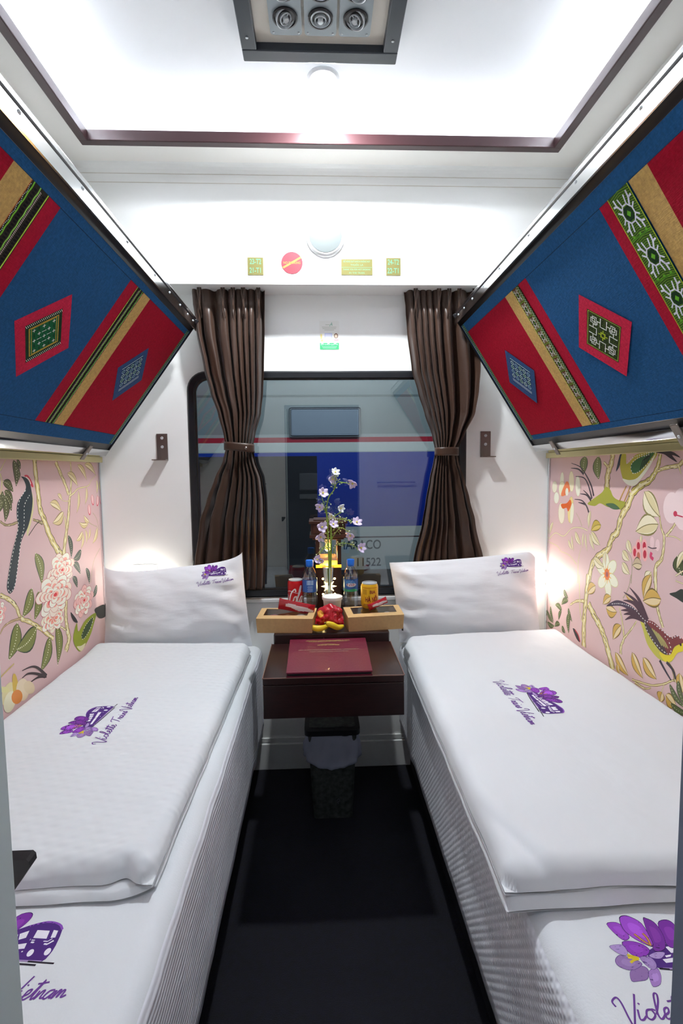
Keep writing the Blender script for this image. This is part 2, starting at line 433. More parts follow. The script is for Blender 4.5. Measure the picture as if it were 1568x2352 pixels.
# ---------------------------------------------------------------- wallpaper
def br(P, pts, w0, w1, T, col='d2c07c', hi='ece2b8', edge='5c4a34'):
    q = crom(pts, 5); n = len(q); ww = [w0+(w1-w0)*i/(n-1) for i in range(n)]
    wob = [w*(1+.12*math.sin(i*1.7)) for i, w in enumerate(ww)]
    q = [T(*p) for p in q]
    P.line(q, [w*1.22 for w in wob], edge); P.line(q, wob, col)
    P.line([(a[0]+.0, a[1]) for a in q], [w*.42 for w in wob], hi)
    rnd = random.Random(int(abs(q[0][0])*1e4)+n)
    if max(wob) > .008:
        for i in range(1, n-1):
            k = rnd.uniform(-.42, .42); dx, dy = q[i+1][0]-q[i-1][0], q[i+1][1]-q[i-1][1]; L = math.hypot(dx, dy) or 1e-9; ox, oy = -dy/L*wob[i]*k, dx/L*wob[i]*k; t = rnd.uniform(.4, .9)
            P.line([(q[i][0]+ox-dx*t*.5, q[i][1]+oy-dy*t*.5), (q[i][0]+ox, q[i][1]+oy), (q[i][0]+ox*.9+dx*t*.5, q[i][1]+oy*.9+dy*t*.5)], [.0004, wob[i]*rnd.uniform(.12, .3), .0004], rnd.choice(['a8924a', '8c7a3c', 'f2ecc8', '6b5a34', 'b8a45a'])); P.h -= P.eps
        P.h += P.eps
def leaf(P, a, b, w, T, fill='7c8040', edge='34402c', dash='eee8c8', fill2=None, bend=.12):
    a = T(*a); b = T(*b); dx, dy = b[0]-a[0], b[1]-a[1]; L = math.hypot(dx, dy); nx, ny = -dy/L, dx/L
    def side(s, ww, k0=0.0, k1=1.0):
        o = []
        for k in range(9):
            t = k/8; wd = ww*math.sin(PI*t**.8)**.9 if 0 < t < 1 else 0
            c = bend*L*math.sin(PI*t)
            o.append((a[0]+dx*t+nx*(c+s*wd), a[1]+dy*t+ny*(c+s*wd)))
        return o
    P.poly(side(1, w*.58)+side(-1, w*.58)[::-1][1:-1], edge)
    P.poly(side(1, w*.48)+side(-1, w*.48)[::-1][1:-1], fill)
    if fill2: P.poly(side(0, 0)+side(-1, w*.42)[::-1][1:-1], fill2)
    mid = side(0, 0)
    if dash: P.dash(mid, w*.07, dash, .005, .0035)
    else: P.line(mid, w*.05, edge)
def peony(P, c, r, T, base='f6dccb', red='d8323c', n=3, seed=1, asp=1.0):
    rnd = random.Random(seed); C = T(*c)
    for ring, (rr, k) in enumerate(((1.0, 9), (.74, 8), (.46, 6), (.2, 4))[:n+1]):
        for i in range(k):
            a = 2*PI*i/k+rnd.random()*.5+ring*.4; s_ = r*(.40-.05*ring)*rnd.uniform(.9, 1.15)
            cc = (C[0]+asp*r*rr*.70*math.cos(a), C[1]+r*rr*.74*math.sin(a)); a2 = math.atan2(math.sin(a), asp*math.cos(a))
            blob = lambda k_, col, dx=0: P.poly([(cc[0]+asp**.6*s_*(1.05*k_*math.cos(t)*math.cos(a2)-.80*k_*(1+.12*math.cos(3*t+i))*math.sin(t)*math.sin(a2))+dx*math.cos(a2)*s_, cc[1]+s_*(1.05*k_*math.cos(t)*math.sin(a2)+.80*k_*(1+.12*math.cos(3*t+i))*math.sin(t)*math.cos(a2))+dx*math.sin(a2)*s_) for t in [2*PI*q/16 for q in range(16)]], col)
            blob(1.07, 'b8585a' if (i+ring) % 3 else 'd89a8c'); blob(1.0, base if (ring+i) % 2 == 0 else 'fae8d8'); blob(.66, 'ee9e8c', -.36); blob(.42, red, -.60)
def lilyf(P, c, r, T, k=6, cen='e2701e'):
    C = T(*c)
    for i in range(k):
        a = 2*PI*i/k+.3; cc = (C[0]+r*.55*math.cos(a), C[1]+r*.65*math.sin(a))
        P.ell(cc, r*.5, r*.32, 'cfc98e', a, 14); P.ell(cc, r*.47, r*.28, 'f2ecd2', a, 14)
    for i in range(11):
        a = 2*PI*i/11; P.line([C, (C[0]+r*.42*math.cos(a), C[1]+r*.5*math.sin(a))], r*.14, 'f0b040', taper=r*.02)
    P.ell(C, r*.24, r*.3, cen); P.ell(C, r*.1, r*.14, '9a3a40')

def left_paper(P, sh):
    T = lambda X, Y: (lambda p: (p.y-sh, p.z))(onX(X/4.9, 1020+Y/4.9, XL))
    T2 = lambda X, Y: (lambda p: (p.y-sh, p.z))(onX(X/6.03, 1380+Y/6.03, XL))
    # branches
    br(P, [(440, 1300), (560, 1490)], .004, .004, T) if 0 else None
    br(P, [(385, 150), (400, 330), (430, 560), (450, 730), (500, 860), (560, 1030), (640, 1180), (700, 1260)], .020, .026, T)
    br(P, [(625, 200), (680, 330), (740, 470), (770, 570)], .016, .014, T)
    br(P, [(790, 200), (800, 330), (795, 500), (780, 640), (770, 800), (745, 1000), (720, 1200), (730, 1300)], .007, .022, T)
    br(P, [(780, 590), (830, 550), (880, 500), (990, 470), (1030, 400), (1085, 345)], .007, .002, T)
    br(P, [(770, 640), (720, 640), (660, 600)], .003, .002, T)
    br(P, [(755, 1650), (740, 1850), (745, 2000), (760, 2100), (775, 2200), (740, 2330)], .016, .024, T)
    br(P, [(735, 2090), (690, 2060), (640, 2040)], .008, .005, T)
    br(P, [(0, 1700), (100, 1750), (180, 1830), (235, 1960), (330, 2000), (460, 2080), (600, 2190)], .012, .014, T)
    br(P, [(235, 1960), (120, 2000), (40, 2060), (0, 2140)], .008, .004, T, 'b5946a', 'c8aa84')
    br(P, [(0, 870), (60, 910), (130, 905), (200, 880), (300, 880)], .006, .008, T, '8c7a58', 'b6a67c')
    br(P, [(370, 850), (430, 870), (480, 890)], .006, .012, T, '8c7a58', 'b6a67c')
    br(P, [(0, 300), (70, 160)], .004, .002, T); br(P, [(0, 620), (20, 430), (0, 330)], .003, .005, T)
    br(P, [(1090, 930), (1010, 890), (960, 840)], .002, .003, T, '9a7c58'); br(P, [(1115, 970), (1085, 840), (1040, 770)], .003, .002, T, '9a7c58')
    br(P, [(1020, 1560), (1050, 1330), (1125, 1170)], .003, .002, T, '8c7a58')
    br(P, [(360, 1990), (330, 1900)], .002, .002, T)
    # leaves, dark with stitched midribs
    for a, b, w in (((30, 420), (150, 540), .026), ((150, 170), (180, 480), .030), ((185, 170), (228, 290), .014), ((195, 280), (208, 410), .016),
                    ((45, 520), (145, 670), .022), ((45, 570), (130, 760), .022), ((45, 590), (55, 880), .028), ((30, 520), (-40, 800), .02), ((0, 560), (0, 680), .014)):
        leaf(P, a, b, w, T, '5d5e3c', '2e3026')
    for a, b, w in (((395, 1225), (470, 1580), .042), ((360, 1620), (250, 1950), .044), ((435, 1650), (385, 1985), .040)):
        leaf(P, a, b, w, T)
    for a, b, w in (((240, 300), (115, 825), .052), ((510, 370), (220, 680), .060), ((690, 490), (560, 985), .050), ((780, 330), (795, 895), .044)):
        leaf(P, a, b, w, T2)
    for a, b, w in (((765, 1020), (800, 1290), .026), ((915, 1190), (820, 1300), .028), ((820, 1335), (905, 1465), .026), ((815, 1490), (870, 1620), .024), ((965, 1390), (1005, 1580), .024), ((1090, 1580), (1035, 1730), .024)):
        leaf(P, a, b, w, T, '4b5648', '2a302c')
    # pale leaves
    for a, b, w in (((870, 230), (975, 410), .024), ((950, 225), (1075, 350), .026), ((755, 325), (875, 475), .028), ((880, 520), (860, 780), .018), ((970, 480), (955, 680), .018),
                    ((1085, 400), (1085, 560), .016), ((645, 560), (700, 640), .014), ((560, 660), (690, 760), .026), ((715, 765), (590, 890), .034), ((720, 800), (730, 950), .010),
                    ((1000, 880), (940, 800), .02), ((990, 900), (885, 880), .02), ((930, 980), (855, 1090), .02), ((935, 1000), (910, 1180), .016), ((960, 960), (970, 1120), .014), ((1010, 940), (990, 1080), .014), ((1095, 930), (1040, 1120), .022)):
        leaf(P, a, b, w, T, 'd8c58e', '8c7444', None, 'e9dcb4')
    # pink buds
    for c, a in (((1040, 630), .2), ((1095, 640), -.2), ((1003, 740), .1)):
        C = T(*c); P.ell(C, .012, .022, 'd4405a', a); P.ell((C[0], C[1]+.002), .009, .019, 'f0c6c2', a)
    # dark magpie with stitched outline
    body = crom([(235, 365), (290, 380), (330, 430), (355, 540), (365, 640), (350, 780), (310, 940), (240, 1090), (205, 1330), (165, 1600), (110, 1685), (75, 1620), (90, 1480), (130, 1240), (175, 1060), (200, 930), (185, 800), (195, 660), (265, 550), (290, 480), (262, 400)], 4, True)
    light = crom([(350, 520), (375, 640), (365, 800), (310, 1030), (300, 960), (345, 780), (355, 640)], 4, True)
    P.poly(light, 'cfc890', T); P.poly(body, '26343a', T)
    P.poly(crom([(270, 355), (310, 350), (350, 410), (375, 480), (350, 475), (320, 400)], 4, True), 'cf3a4c', T)
    P.line(crom([(345, 450), (325, 400), (290, 370)], 4), .004, 'efdcd0', T)
    P.dash(crom([(285, 520), (215, 640), (195, 780), (205, 930), (180, 1060), (135, 1270), (95, 1500), (90, 1620), (115, 1665), (165, 1590), (200, 1350), (230, 1110), (265, 950), (270, 800), (275, 680), (330, 575)], 4), .003, 'f2f0e0', .007, .0045, T)
    P.line([(320, 1030), (400, 910), (440, 870)], .003, '3a3026', T)
    # peonies
    peony(P, (600, 1960), .042, T, 'f4e4cc', 'e88a70', 2, seed=6, asp=1.8); peony(P, (690, 1420), .052, T, seed=5, asp=1.8); peony(P, (610, 1700), .062, T, seed=3, asp=1.9)
    peony(P, (940, 1760), .052, T, 'f2bcb4', 'cc2030', seed=8, asp=1.5); peony(P, (-20, 1900), .03, T, 'f0b8b0', 'cc2030', 2, seed=8)
    # small green bird at the corner
    P.poly(crom([(1180, 1810), (1100, 1830), (1060, 1870), (1110, 1960), (1190, 1930)], 4, True), '2c2a26', T)
    P.poly(crom([(1075, 1900), (960, 1980), (880, 2110), (860, 2010), (820, 2180), (850, 2290), (910, 2330), (1000, 2180), (1050, 2030)], 4, True), '8f9a24', T)
    P.poly(crom([(1040, 1950), (960, 2040), (910, 2160), (940, 2190), (1010, 2080)], 4, True), '3c5230', T)
    P.poly(crom([(860, 2280), (910, 2270), (960, 2240), (915, 2330)], 4, True), 'd8d0a8', T)
    P.dash(crom([(1050, 1960), (1010, 2080), (940, 2190), (915, 2170), (960, 2040), (1040, 1945)], 4), .0035, 'f2f0e0', .008, .005, T)
    P.poly(crom([(790, 1890), (850, 1960), (870, 2010), (820, 1990)], 4, True), '2e2c2e', T)
    # tuft and pale blossom low down
    for pts in ([(640, 1040), (520, 930), (420, 915), (300, 970)], [(620, 1050), (500, 1010), (380, 1010), (300, 1070)], [(640, 1040), (520, 1060), (400, 1140)]):
        P.line(crom(pts, 5), .012, '3a2c2c', T2, .002)
    P.line([(0, 1060), (190, 870)], .005, 'c8b070', T2)
    for c, ru, rv, a, col in (((110, 1290), .035, .03, .5, 'd8cc98'), ((210, 1200), .014, .045, .1, 'd0ae4c'), ((310, 1230), .030, .04, .6, 'e2cfb0'), ((400, 1200), .018, .035, .9, 'dcc8a4'), ((130, 1400), .03, .03, 0, 'ddd8b8'), ((230, 1330), .02, .03, 1, 'd8863c'), ((40, 1230), .03, .008, -.5, 'd8d090')):
        P.ell(T2(*c), ru, rv, col, a)
def right_paper(P, sh):
    T = lambda X, Y: (lambda p: (p.y-sh, p.z))(onX(1240+X/4.78, 1020+Y/4.78, XR))
    T2 = lambda X, Y: (lambda p: (p.y-sh, p.z))(onX(1240+X/4.78, 1320+Y/4.78, XR))
    br(P, [(800, 110), (780, 220), (745, 320), (735, 450), (730, 560)], .022, .030, T); br(P, [(700, 200), (745, 250)], .008, .012, T)
    P.poly(crom([(520, 655), (600, 590), (680, 530), (720, 470), (770, 500), (800, 570), (850, 610), (945, 640), (940, 690), (900, 725), (830, 700), (740, 690), (660, 650), (600, 680)], 4, True), 'a2a43c', T)
    P.poly(crom([(720, 660), (800, 650), (860, 690), (870, 715), (800, 715)], 4, True), '4c6c4a', T)
    br(P, [(1320, 110), (1300, 220), (1260, 320), (1200, 400), (1100, 460), (1010, 540)], .012, .024, T, 'c2b458'); br(P, [(1010, 540), (960, 680), (890, 800), (850, 960), (790, 1030), (740, 1160), (640, 1230), (570, 1330), (530, 1530)], .024, .022, T)
    br(P, [(530, 0), (510, 200), (490, 400), (480, 600), (480, 790)], .022, .026, T2); br(P, [(480, 290), (400, 290), (330, 330)], .012, .006, T2)
    br(P, [(530, 320), (590, 440), (660, 570), (710, 700), (750, 850), (800, 1040)], .026, .026, T2)
    br(P, [(1290, 290), (1400, 255), (1520, 235), (1568, 180)], .010, .012, T); br(P, [(1520, 235), (1550, 330)], .008, .002, T)
    br(P, [(1310, 780), (1330, 920), (1360, 1010), (1355, 1150), (1330, 1270), (1270, 1350), (1265, 1530)], .005, .014, T); br(P, [(1380, 1010), (1440, 940), (1500, 850)], .008, .006, T); br(P, [(1400, 1010), (1480, 1020), (1550, 1060)], .003, .003, T)
    br(P, [(1265, 20), (1280, 300), (1310, 450), (1350, 580)], .012, .010, T2)
    br(P, [(100, 1040), (170, 975), (260, 1010), (350, 925), (450, 920), (520, 950)], .004, .005, T, 'e0cfa8')
    br(P, [(460, 900), (430, 820), (395, 755)], .003, .002, T, 'b09870'); br(P, [(450, 1130), (420, 1290), (415, 1530)], .002, .005, T, 'd8c890'); br(P, [(400, 1320), (320, 1220), (230, 1180)], .004, .002, T, 'd8c890'); br(P, [(100, 1075), (190, 1120), (230, 1180)], .003, .003, T, 'd8c890')
    br(P, [(430, 0), (440, 400), (465, 520)], .005, .006, T2, 'd8c890')
    br(P, [(1000, 1530), (1010, 1330), (1000, 1250), (960, 1180)], .003, .002, T, '7a5c48'); br(P, [(910, 260), (970, 150), (1000, 0)], .003, .003, T2, '7a5c48')
    br(P, [(870, 360), (900, 500), (920, 690), (890, 780), (885, 870)], .004, .012, T2); br(P, [(920, 700), (1000, 600), (1060, 510)], .008, .004, T2)
    br(P, [(1010, 1150), (1100, 1180), (1230, 1215), (1360, 1200), (1430, 1170), (1500, 1150)], .006, .005, T2, 'b8a048'); br(P, [(1040, 1180), (1150, 1250), (1220, 1240)], .008, .003, T2, 'b8a048'); br(P, [(1490, 1180), (1460, 1050), (1400, 960)], .012, .006, T2, '9a8a40')
    br(P, [(1360, 1210), (1330, 1300), (1300, 1380)], .003, .002, T2)
    # blossoms with orange throats
    for c, ru, rv, a, col in (((240, 400), .016, .034, .1, 'f0ead2'), ((345, 410), .020, .040, -.1, 'efe4c0'), ((415, 460), .018, .040, -.1, 'f3ecd6'), ((160, 470), .022, .024, .3, 'f0e6cc'), ((180, 590), .022, .024, .2, 'f2ecd8'),
                              ((240, 490), .026, .030, .3, 'f3e9c8'), ((235, 760), .026, .042, -.1, 'ece4cc'), ((335, 720), .022, .052, .1, 'ecd68c'), ((350, 760), .014, .042, .1, 'f2ead0')):
        P.ell(T(*c), ru*1.06, rv*1.04, 'c8be8c', a); P.ell(T(*c), ru, rv, col, a)
    P.poly(crom([(290, 410), (320, 440), (325, 520), (260, 570), (230, 560), (250, 490)], 4, True), 'e8804c', T)
    P.ell(T(295, 525), .013, .016, 'f4ecd8'); P.poly(crom([(230, 660), (290, 650), (330, 610), (345, 660), (310, 740), (290, 700), (250, 710)], 4, True), 'e0641c', T)
    lilyf(P, (735, 1430), .068, T)
    # pink orchid and berries
    for c, ru, rv in (((1445, 700), .036, .045), ((1545, 700), .036, .055), ((1560, 850), .024, .024)): P.ell(T(*c), ru, rv, 'f0d4d2')
    P.ell(T(1485, 765), .008, .008, 'c8405a'); P.line([(1500, 780), (1568, 800)], .004, 'c8405a', T)
    for c in ((1080, 1120), (1145, 1120), (1040, 1190), (1080, 1230), (1150, 1210)):
        P.ell(T(*c), .014, .022, 'eeb0ac'); P.ell(T(*c), .008, .013, 'c02440' if c[0] != 1080 or c[1] < 1200 else 'c06850')
    for c in ((1230, 1080), (1290, 1110)): P.ell(T(*c), .010, .018, 'f0cccc')
    P.line(crom([(1185, 1125), (1230, 1145), (1280, 1140)], 4), .003, '4c3440', T); P.line(crom([(1225, 1190), (1215, 1235), (1245, 1265)], 4), .011, 'd0406a', T)
    # leaves
    for a, b, w in (((500, 130), (480, 330), .05), ((640, 130), (645, 390), .050)): leaf(P, a, b, w, T, '77824a', '3a4434')
    P.poly(crom([(880, 110), (905, 120), (890, 200), (835, 305), (855, 200)], 3, True), '2c3448', T)
    for pts in ([(590, 570), (560, 450), (500, 330), (440, 250), (345, 210)], [(570, 600), (530, 450), (480, 370), (390, 355)], [(560, 620), (510, 560), (440, 545)], [(560, 610), (520, 550), (475, 505)], [(535, 750), (510, 680), (460, 620), (380, 605)], [(500, 660), (420, 640)], [(480, 330), (420, 275), (340, 265)]):
        P.line(crom(pts, 5), .010, '463c44', T, .002)
    for a, b, w in (((1145, 520), (1315, 800), .058), ((1300, 880), (1050, 960), .060), ((555, 730), (535, 925), .020), ((145, 855), (105, 990), .018), ((560, 960), (660, 1110), .030), ((545, 980), (600, 1170), .018), ((385, 960), (450, 1110), .024), ((480, 970), (470, 1140), .012), ((500, 980), (520, 1180), .012), ((350, 1000), (370, 1180), .014), ((310, 1050), (355, 1160), .016),
                    ((960, 1050), (1005, 1200), .026), ((905, 1170), (980, 1280), .030), ((900, 1300), (985, 1430), .030), ((590, 1250), (700, 1350), .034), ((720, 1180), (720, 1340), .016), ((1220, 1400), (1160, 1530), .03), ((1115, 1000), (1110, 1085), .012)):
        leaf(P, a, b, w, T, 'ece2c4', '8f8450', None, 'ddd0a0', bend=.08)
    leaf(P, (670, 890), (560, 950), .036, T, 'c8b04c', '8c7c30', None, 'dac468'); leaf(P, (1120, 1330), (1015, 1330), .036, T, 'c8b490', '5c4c34', None, 'd8c8a0')
    for a, b, w in (((1220, 0), (1135, 260), .036), ((1330, 270), (1130, 290), .052), ((610, 120), (520, 210), .04), ((725, 370), (845, 410), .040), ((890, 555), (800, 710), .036), ((1010, 850), (1130, 1140), .036), ((1130, 910), (1280, 1150), .040), ((825, 850), (970, 1110), .036), ((780, 240), (690, 325), .03),
                    ((850, 980), (870, 1090), .02), ((940, 210), (1040, 300), .014), ((1340, 1290), (1320, 1400), .03), ((1380, 1320), (1500, 1450), .04), ((1530, 1080), (1568, 1300), .03)):
        leaf(P, a, b, w, T2, 'd0a850', '7c6430', None, 'e4cfa0', bend=.08)
    for a, b, w in (((1510, 1220), (1568, 1450), .04),): leaf(P, a, b, w, T, '4c5630', '262c24')
    P.poly(crom([(1420, 210), (1490, 190), (1568, 160), (1600, 300), (1568, 305), (1500, 260)], 3, True), '2c3630', T2)
    for a, b, w in (((310, 280), (235, 330), .022), ((240, 390), (165, 330), .022), ((75, 380), (150, 530), .018), ((115, 340), (150, 520), .018), ((235, 390), (205, 500), .016), ((310, 360), (355, 520), .018), ((330, 400), (315, 650), .026), ((240, 560), (280, 640), .02), ((80, 520), (160, 560), .02), ((220, 540), (160, 570), .02), ((260, 160), (310, 260), .02)):
        leaf(P, a, b, w, T2, '5f6a40', '30382a')
    P.poly(crom([(360, 590), (400, 620), (440, 740), (400, 700)], 3, True), '2a2426', T2); P.line(crom([(385, 605), (420, 660), (440, 735)], 4), .006, 'c03844', T2)
    # bird on the mossy rock (belly up to the trim)
    P.poly(crom([(900, 110), (945, 110), (950, 215), (1000, 180), (1070, 110), (1290, 90), (1200, 240), (1130, 350), (1050, 450), (980, 450), (915, 390), (880, 240)], 4, True), 'b5ac3a', T)
    P.poly(crom([(905, 380), (980, 395), (1070, 370), (1170, 250), (1270, 110), (1210, 240), (1120, 370), (1040, 455), (960, 445)], 4, True), 'ecead4', T)
    P.poly(crom([(1060, 170), (1000, 230), (1010, 310), (1070, 315), (1140, 250), (1260, 95), (1150, 120)], 4, True), '3c6c3c', T)
    for k in range(4): P.line([(1100+k*22, 280-k*20), (1130+k*25, 180-k*15), (1210, 110)], .004, '1e2a24', T)
    P.dash(crom([(950, 215), (1040, 140), (1270, 90), (1180, 220), (1090, 300), (1020, 320), (1000, 240), (1060, 160), (1200, 115)], 4), .0032, 'f6f4e8', .007, .0045, T)
    for x in (0, 55): P.line([(950+x*.8, 460), (900+x, 560), (870+x, 630)], .005, 'b58a3c', T)
    P.poly(crom([(1270, 90), (1400, 60), (1500, 110), (1540, 150), (1450, 120), (1510, 200), (1420, 150), (1360, 110)], 3, True), '3a3036', T)
    # red and yellow bird by the pillow
    P.poly(crom([(1100, 500), (1150, 510), (1300, 600), (1440, 690), (1510, 690), (1568, 760), (1568, 840), (1500, 860), (1450, 950), (1390, 960), (1300, 920), (1220, 830), (1170, 740), (1130, 600)], 4, True), 'c2bc4c', T2)
    P.poly(crom([(1310, 850), (1420, 880), (1480, 800), (1568, 750), (1580, 830), (1510, 860), (1450, 940), (1370, 950)], 4, True), 'e2d02c', T2)
    P.poly(crom([(1150, 510), (1250, 520), (1420, 680), (1500, 665), (1568, 710), (1568, 750), (1480, 790), (1430, 880), (1340, 850), (1230, 720), (1160, 580)], 4, True), '7c3434', T2)
    P.poly(crom([(1160, 520), (1200, 560), (1300, 700), (1400, 870), (1330, 850), (1230, 720), (1160, 590)], 4, True), '4a3a3c', T2)
    for k in range(4): P.line(crom([(1230+k*22, 590+k*18), (1290+k*25, 690+k*14), (1340+k*22, 780+k*10)], 4), .005, 'a8a060', T2)
    P.poly(crom([(1190, 500), (1100, 420), (1000, 340), (900, 290), (820, 285), (730, 345), (850, 340), (930, 360), (1040, 440), (1140, 510)], 4, True), '46364a', T2)
    for tip, mid in (((985, 140), (1090, 280)), ((920, 190), (1060, 300)), ((915, 280), (1040, 320)), ((890, 390), (1010, 400)), ((920, 435), (1020, 430)), ((935, 495), (1030, 460))):
        P.line(crom([(1170, 500), mid, tip], 6), .026, '4a2e3c', T2, .002)
    P.dash(crom([(790, 320), (900, 320), (1030, 370), (1150, 500), (1250, 540), (1440, 690), (1500, 670), (1560, 710)], 5), .0032, 'f6f4e8', .007, .0045, T2)
    P.dash(crom([(1150, 520), (1190, 640), (1290, 780), (1400, 870), (1440, 840), (1410, 720), (1350, 660)], 5), .0032, 'f6f4e8', .007, .0045, T2)
    P.ell(T2(1545, 768), .004, .004, '201c20')
    for pts in ([(1315, 940), (1380, 1060), (1440, 1160)], [(1390, 960), (1460, 1050), (1490, 1150)]): P.line(crom(pts, 4), .010, '3c3440', T2, .005)

for side, X, fn, base in (('left', XL, left_paper, 'd3b2b0'), ('right', XR, right_paper, 'd8b8b6')):
    sg = 1 if side == 'left' else -1
    P = Paint((lambda X_, s_: (lambda u, v, h: Vector((X_+s_*h, max(-1.795, min(-.012, u)), max(.3, min(1.362, v))))))(X, sg), eps=1.5e-6, h0=.0003, gain=1.12)
    P.poly([(-1.795, .3), (-.012, .3), (-.012, 1.362), (-1.795, 1.362)], base)
    fn(P, 0.0); fn(P, .80)
    o = P.out('wall_panel', 'wallpaper'); tag(o, 'pink floral bird wallpaper panel along the %s wall above the bed' % side, 'wallpaper', None)
    mb = MB(); x0, x1 = sorted((X+sg*.0002, X+sg*.022)); mb.box((x0, -1.79, 1.362), (x1, -.012, 1.385), .002)
    x0, x1 = sorted((X+sg*.0002, X+sg*.012)); mb.box((x0, -1.79, 1.386), (x1, -.012, 1.45), .002)
    tag(mb.out('wall_rail', 'brass'), 'pale brass coloured rail along the top of the %s wallpaper' % side, 'rail')
    mb = MB(); x0, x1 = sorted((X+sg*.0002, X+sg*.008)); mb.box((x0, -.012, .45), (x1, -.0005, 1.40), .002)
    tag(mb.out('corner_strip', 'chrome'), 'thin metal edge strip in the %s corner beside the wallpaper' % side, 'strip')
# ================================================================ UPPER BERTHS
def motif_tile(P, c, w, h, col_hi='e9ecf2', mid='5fa83a', cross='1f3a24'):
    # one embroidered rosette: ring with four forked arms
    x, y = c; k = w/2; q = h/2
    P.poly([(x-k*.25, y-q*.32), (x+k*.25, y-q*.32), (x+k*.42, y), (x+k*.25, y+q*.32), (x-k*.25, y+q*.32), (x-k*.42, y)], cross)
    P.poly([(x, y-q*.16), (x+k*.2, y), (x, y+q*.16), (x-k*.2, y)], mid)
    lw = min(w, h)*.055
    ring = [(x-k*.2, y-q*.42), (x+k*.2, y-q*.42), (x+k*.5, y-q*.15), (x+k*.5, y+q*.15), (x+k*.2, y+q*.42), (x-k*.2, y+q*.42), (x-k*.5, y+q*.15), (x-k*.5, y-q*.15), (x-k*.2, y-q*.42)]
    P.line(ring, lw, col_hi)
    for sx in (-1, 1):
        for sy in (-1, 1):
            a = (x+sx*k*.4, y+sy*q*.30); b = (x+sx*k*.62, y+sy*q*.58)
            P.line([a, b], lw*1.3, col_hi); P.line([b, (x+sx*k*.92, y+sy*q*.62)], lw*1.2, col_hi); P.line([b, (x+sx*k*.66, y+sy*q*.90)], lw*1.2, col_hi)
            P.line([(x+sx*k*.5, y+sy*q*.12), (x+sx*k*.80, y+sy*q*.30)], lw, col_hi); P.line([(x+sx*k*.2, y+sy*q*.42), (x+sx*k*.32, y+sy*q*.82)], lw, col_hi)
def band_rosette(P, u0, u1, v0, v1, h, base, hi, mid, edge, sub):
    P.rect(u0, v0, u1, v1, base); w = u1-u0; n = max(1, round((v1-v0)/h)); h = (v1-v0)/n
    for i in range(int((v1-v0)/.0045)):
        y = v0+.0045*i; P.line([(u0, y), ((u0+u1)/2, y+.006), (u1, y)], .0012, sub); P.h -= P.eps
    P.h += P.eps
    for i in range(n):
        y = v0+h*(i+.5)
        P.rect(u0, y-h/2-.0016, u1, y-h/2+.0016, mid); P.rect(u0, y-h/2-.0005, u1, y-h/2+.0005, '20301c')
        for k in (.2, .5, .8): P.ell((u0+w*k, y-h/2+.004), w*.05, .003, mid, 0, 8)
        motif_tile(P, ((u0+u1)/2, y), w*.96, h*.92, hi, mid, '1d3a1e')
    for u in (u0, u1): P.line([(u, v0), (u, v1)], .0022, edge)
def band_stripes(P, u0, u1, v0, v1, dirn=1):
    w = u1-u0; P.rect(u0, v0, u1, v1, '2c2a22')
    U = lambda t: u0+w*t if dirn > 0 else u1-w*t
    n = int((v1-v0)/.007)
    def zig(t, amp, wd, col):
        P.line([(U(t)+amp*math.sin(i*.9), v0+(v1-v0)*i/(n*2)) for i in range(n*2+1)], wd, col)
    zig(.06, 0, w*.05, 'b8dc4a'); zig(.50, .0007, w*.06, '8ed058'); zig(.84, .0006, w*.06, '7cc83c')
    for t in (.20, .66):
        for i in range(n): P.rect(U(t)-w*.07, v0+.007*i, U(t)+w*.07, v0+.007*i+.0042, '151018'); P.h -= P.eps
        P.h += P.eps
    for i in range(n*2): y = v0+.0035*i; P.line([(U(.36), y), (U(.44), y+.0022)], .0014, 'd8c4c4'); P.h -= P.eps
    P.h += P.eps
    for i in range(n*2):
        y = v0+.0035*i; k = abs((i % 6)-3)/3; P.rect(U(.90+k*.06)-.0009, y, U(.90+k*.06)+.0009, y+.002, 'cfe0d4'); P.h -= P.eps
    P.h += P.eps; zig(.985, 0, w*.03, 'b85a2c')
def quad_map(A, B, C, D):
    return lambda s, t: ((1-s)*(1-t)*A[0]+s*(1-t)*B[0]+s*t*C[0]+(1-s)*t*D[0], (1-s)*(1-t)*A[1]+s*(1-t)*B[1]+s*t*C[1]+(1-s)*t*D[1])
